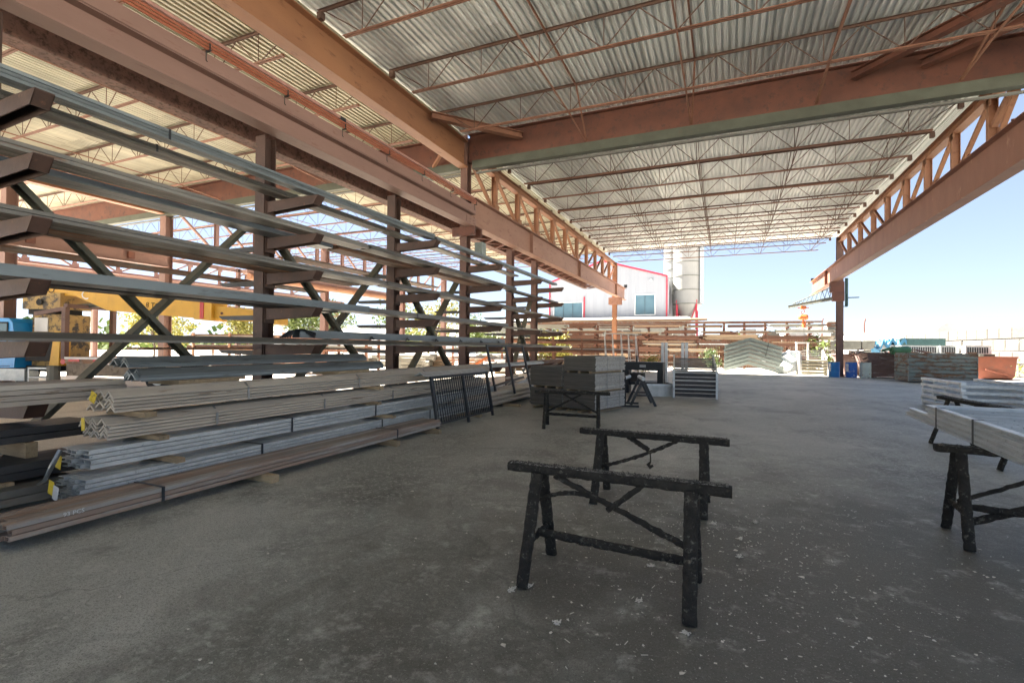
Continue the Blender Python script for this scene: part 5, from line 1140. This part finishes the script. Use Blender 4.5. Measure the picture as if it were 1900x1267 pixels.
tree('low yellow flowering weeds behind the dark machine', (-4.5, 33, 0), 1.0, 1.2, M_leafy, 301, 700, 'shrub', .2, 'bushes by the back rack', 'shrub', .14)
tree('grassy weeds at the foot of the back rack left of the bends', (-1.0, 41, 0), 1.5, .8, M_leafd, 302, 700, 'shrub', .2, 'bushes by the back rack', 'shrub', .16)
tree('green weeds growing beside the orange bin at the right edge', (15.4, 34.5, 0), 1.1, 1.3, M_leafy, 303, 900, 'shrub', .2, 'bushes by the block wall', 'shrub', .16)
tree('small weeds at the foot of the rack braces', (-8.8, 24.5, 0), 1.2, .9, M_leafy, 304, 500, 'shrub', .2, 'bushes by the back rack', 'shrub', .14)
# far tree line
rg = random.Random(77); lf = MB()
for k in range(9000):
    a = rg.uniform(-95, 12); x = math.sin(R(a))*rg.uniform(150, 185); y = abs(math.cos(R(a)))*165+rg.uniform(-8, 8); z = rg.random()**1.4*(4+2.5*math.sin(a*.35)+1.5*math.sin(a*1.3))
    s_ = 1.1; v1 = Vector((rg.uniform(-1, 1), rg.uniform(-1, 1), rg.uniform(-1, 1))).normalized()*s_; v2 = Vector((rg.uniform(-1, 1), rg.uniform(-1, 1), rg.uniform(-1, 1))).normalized()*s_
    p = Vector((x, y, z)); lf.add([p-v1, p+v2, p+v1, p-v2], [(0, 1, 2, 3)])
o = put(lf, 'far_woods', M_leaf); tag(o, 'low hazy line of far woods along the left horizon', 'woods', kind='stuff')

# ------------------------------------------------------------------ litter on the floor
rg = random.Random(9); lt = MB()
def flake(x, y, s_):
    a = rg.uniform(0, 6.28); n = rg.randint(4, 6); pts = [(x+math.cos(a+6.28*k/n)*s_*rg.uniform(.4, 1.2), y+math.sin(a+6.28*k/n)*s_*rg.uniform(.3, .9), .004+rg.uniform(0, .008)) for k in range(n)]
    lt.add(pts, [tuple(range(n))])
for k in range(2600):
    r = rg.random()
    if r < .45: x, y = rg.gauss(.0, .75), rg.gauss(4.2, 1.1)
    elif r < .8: x, y = rg.uniform(-2.5, 3.2), rg.uniform(1.5, 7)
    else: x, y = rg.uniform(-5.2, 5), rg.uniform(1.5, 14)
    flake(x, y, rg.choice((.003, .004, .005, .006, .008, .013))*(1 if rg.random() < .93 else 1.8))
for k in range(110):        # little tufts and straws
    x, y = rg.gauss(-.1, .9), rg.gauss(4.0, 1.2)
    if rg.random() < .35: x, y = rg.uniform(-4.6, 3), rg.uniform(2, 9)
    a = rg.uniform(0, 6.28); L = rg.uniform(.01, .04); lt.bar((x, y, .006), (x+L*math.cos(a), y+L*math.sin(a), .008+rg.uniform(0, .01)), .003, .003)
for cx, cy in ((-.42, 4.4), (-.28, 4.25), (-.5, 3.75), (-.1, 4.9), (.12, 4.6), (-1.28, 3.0), (-1.2, 3.1), (-.2, 2.95), (-.9, 2.75), (-.5, 3.2), (-1.25, 3.7), (.1, 4.2), (.25, 5.1)):
    for k in range(14):
        a = rg.uniform(0, 6.28); L = rg.uniform(.01, .035); lt.bar((cx+rg.gauss(0, .012), cy+rg.gauss(0, .012), .005), (cx+L*math.cos(a), cy+L*math.sin(a), .004+rg.uniform(.0, .02)), .004, .004)
o = put(lt, 'litter', mat('pale_litter', (.72, .7, .62), (.5, .48, .42), .9)); tag(o, 'pale flecks, straws and fluff scattered on the asphalt around the sawhorses', 'litter', kind='stuff')
bpy.data.objects['litter']['kind'] = 'stuff'
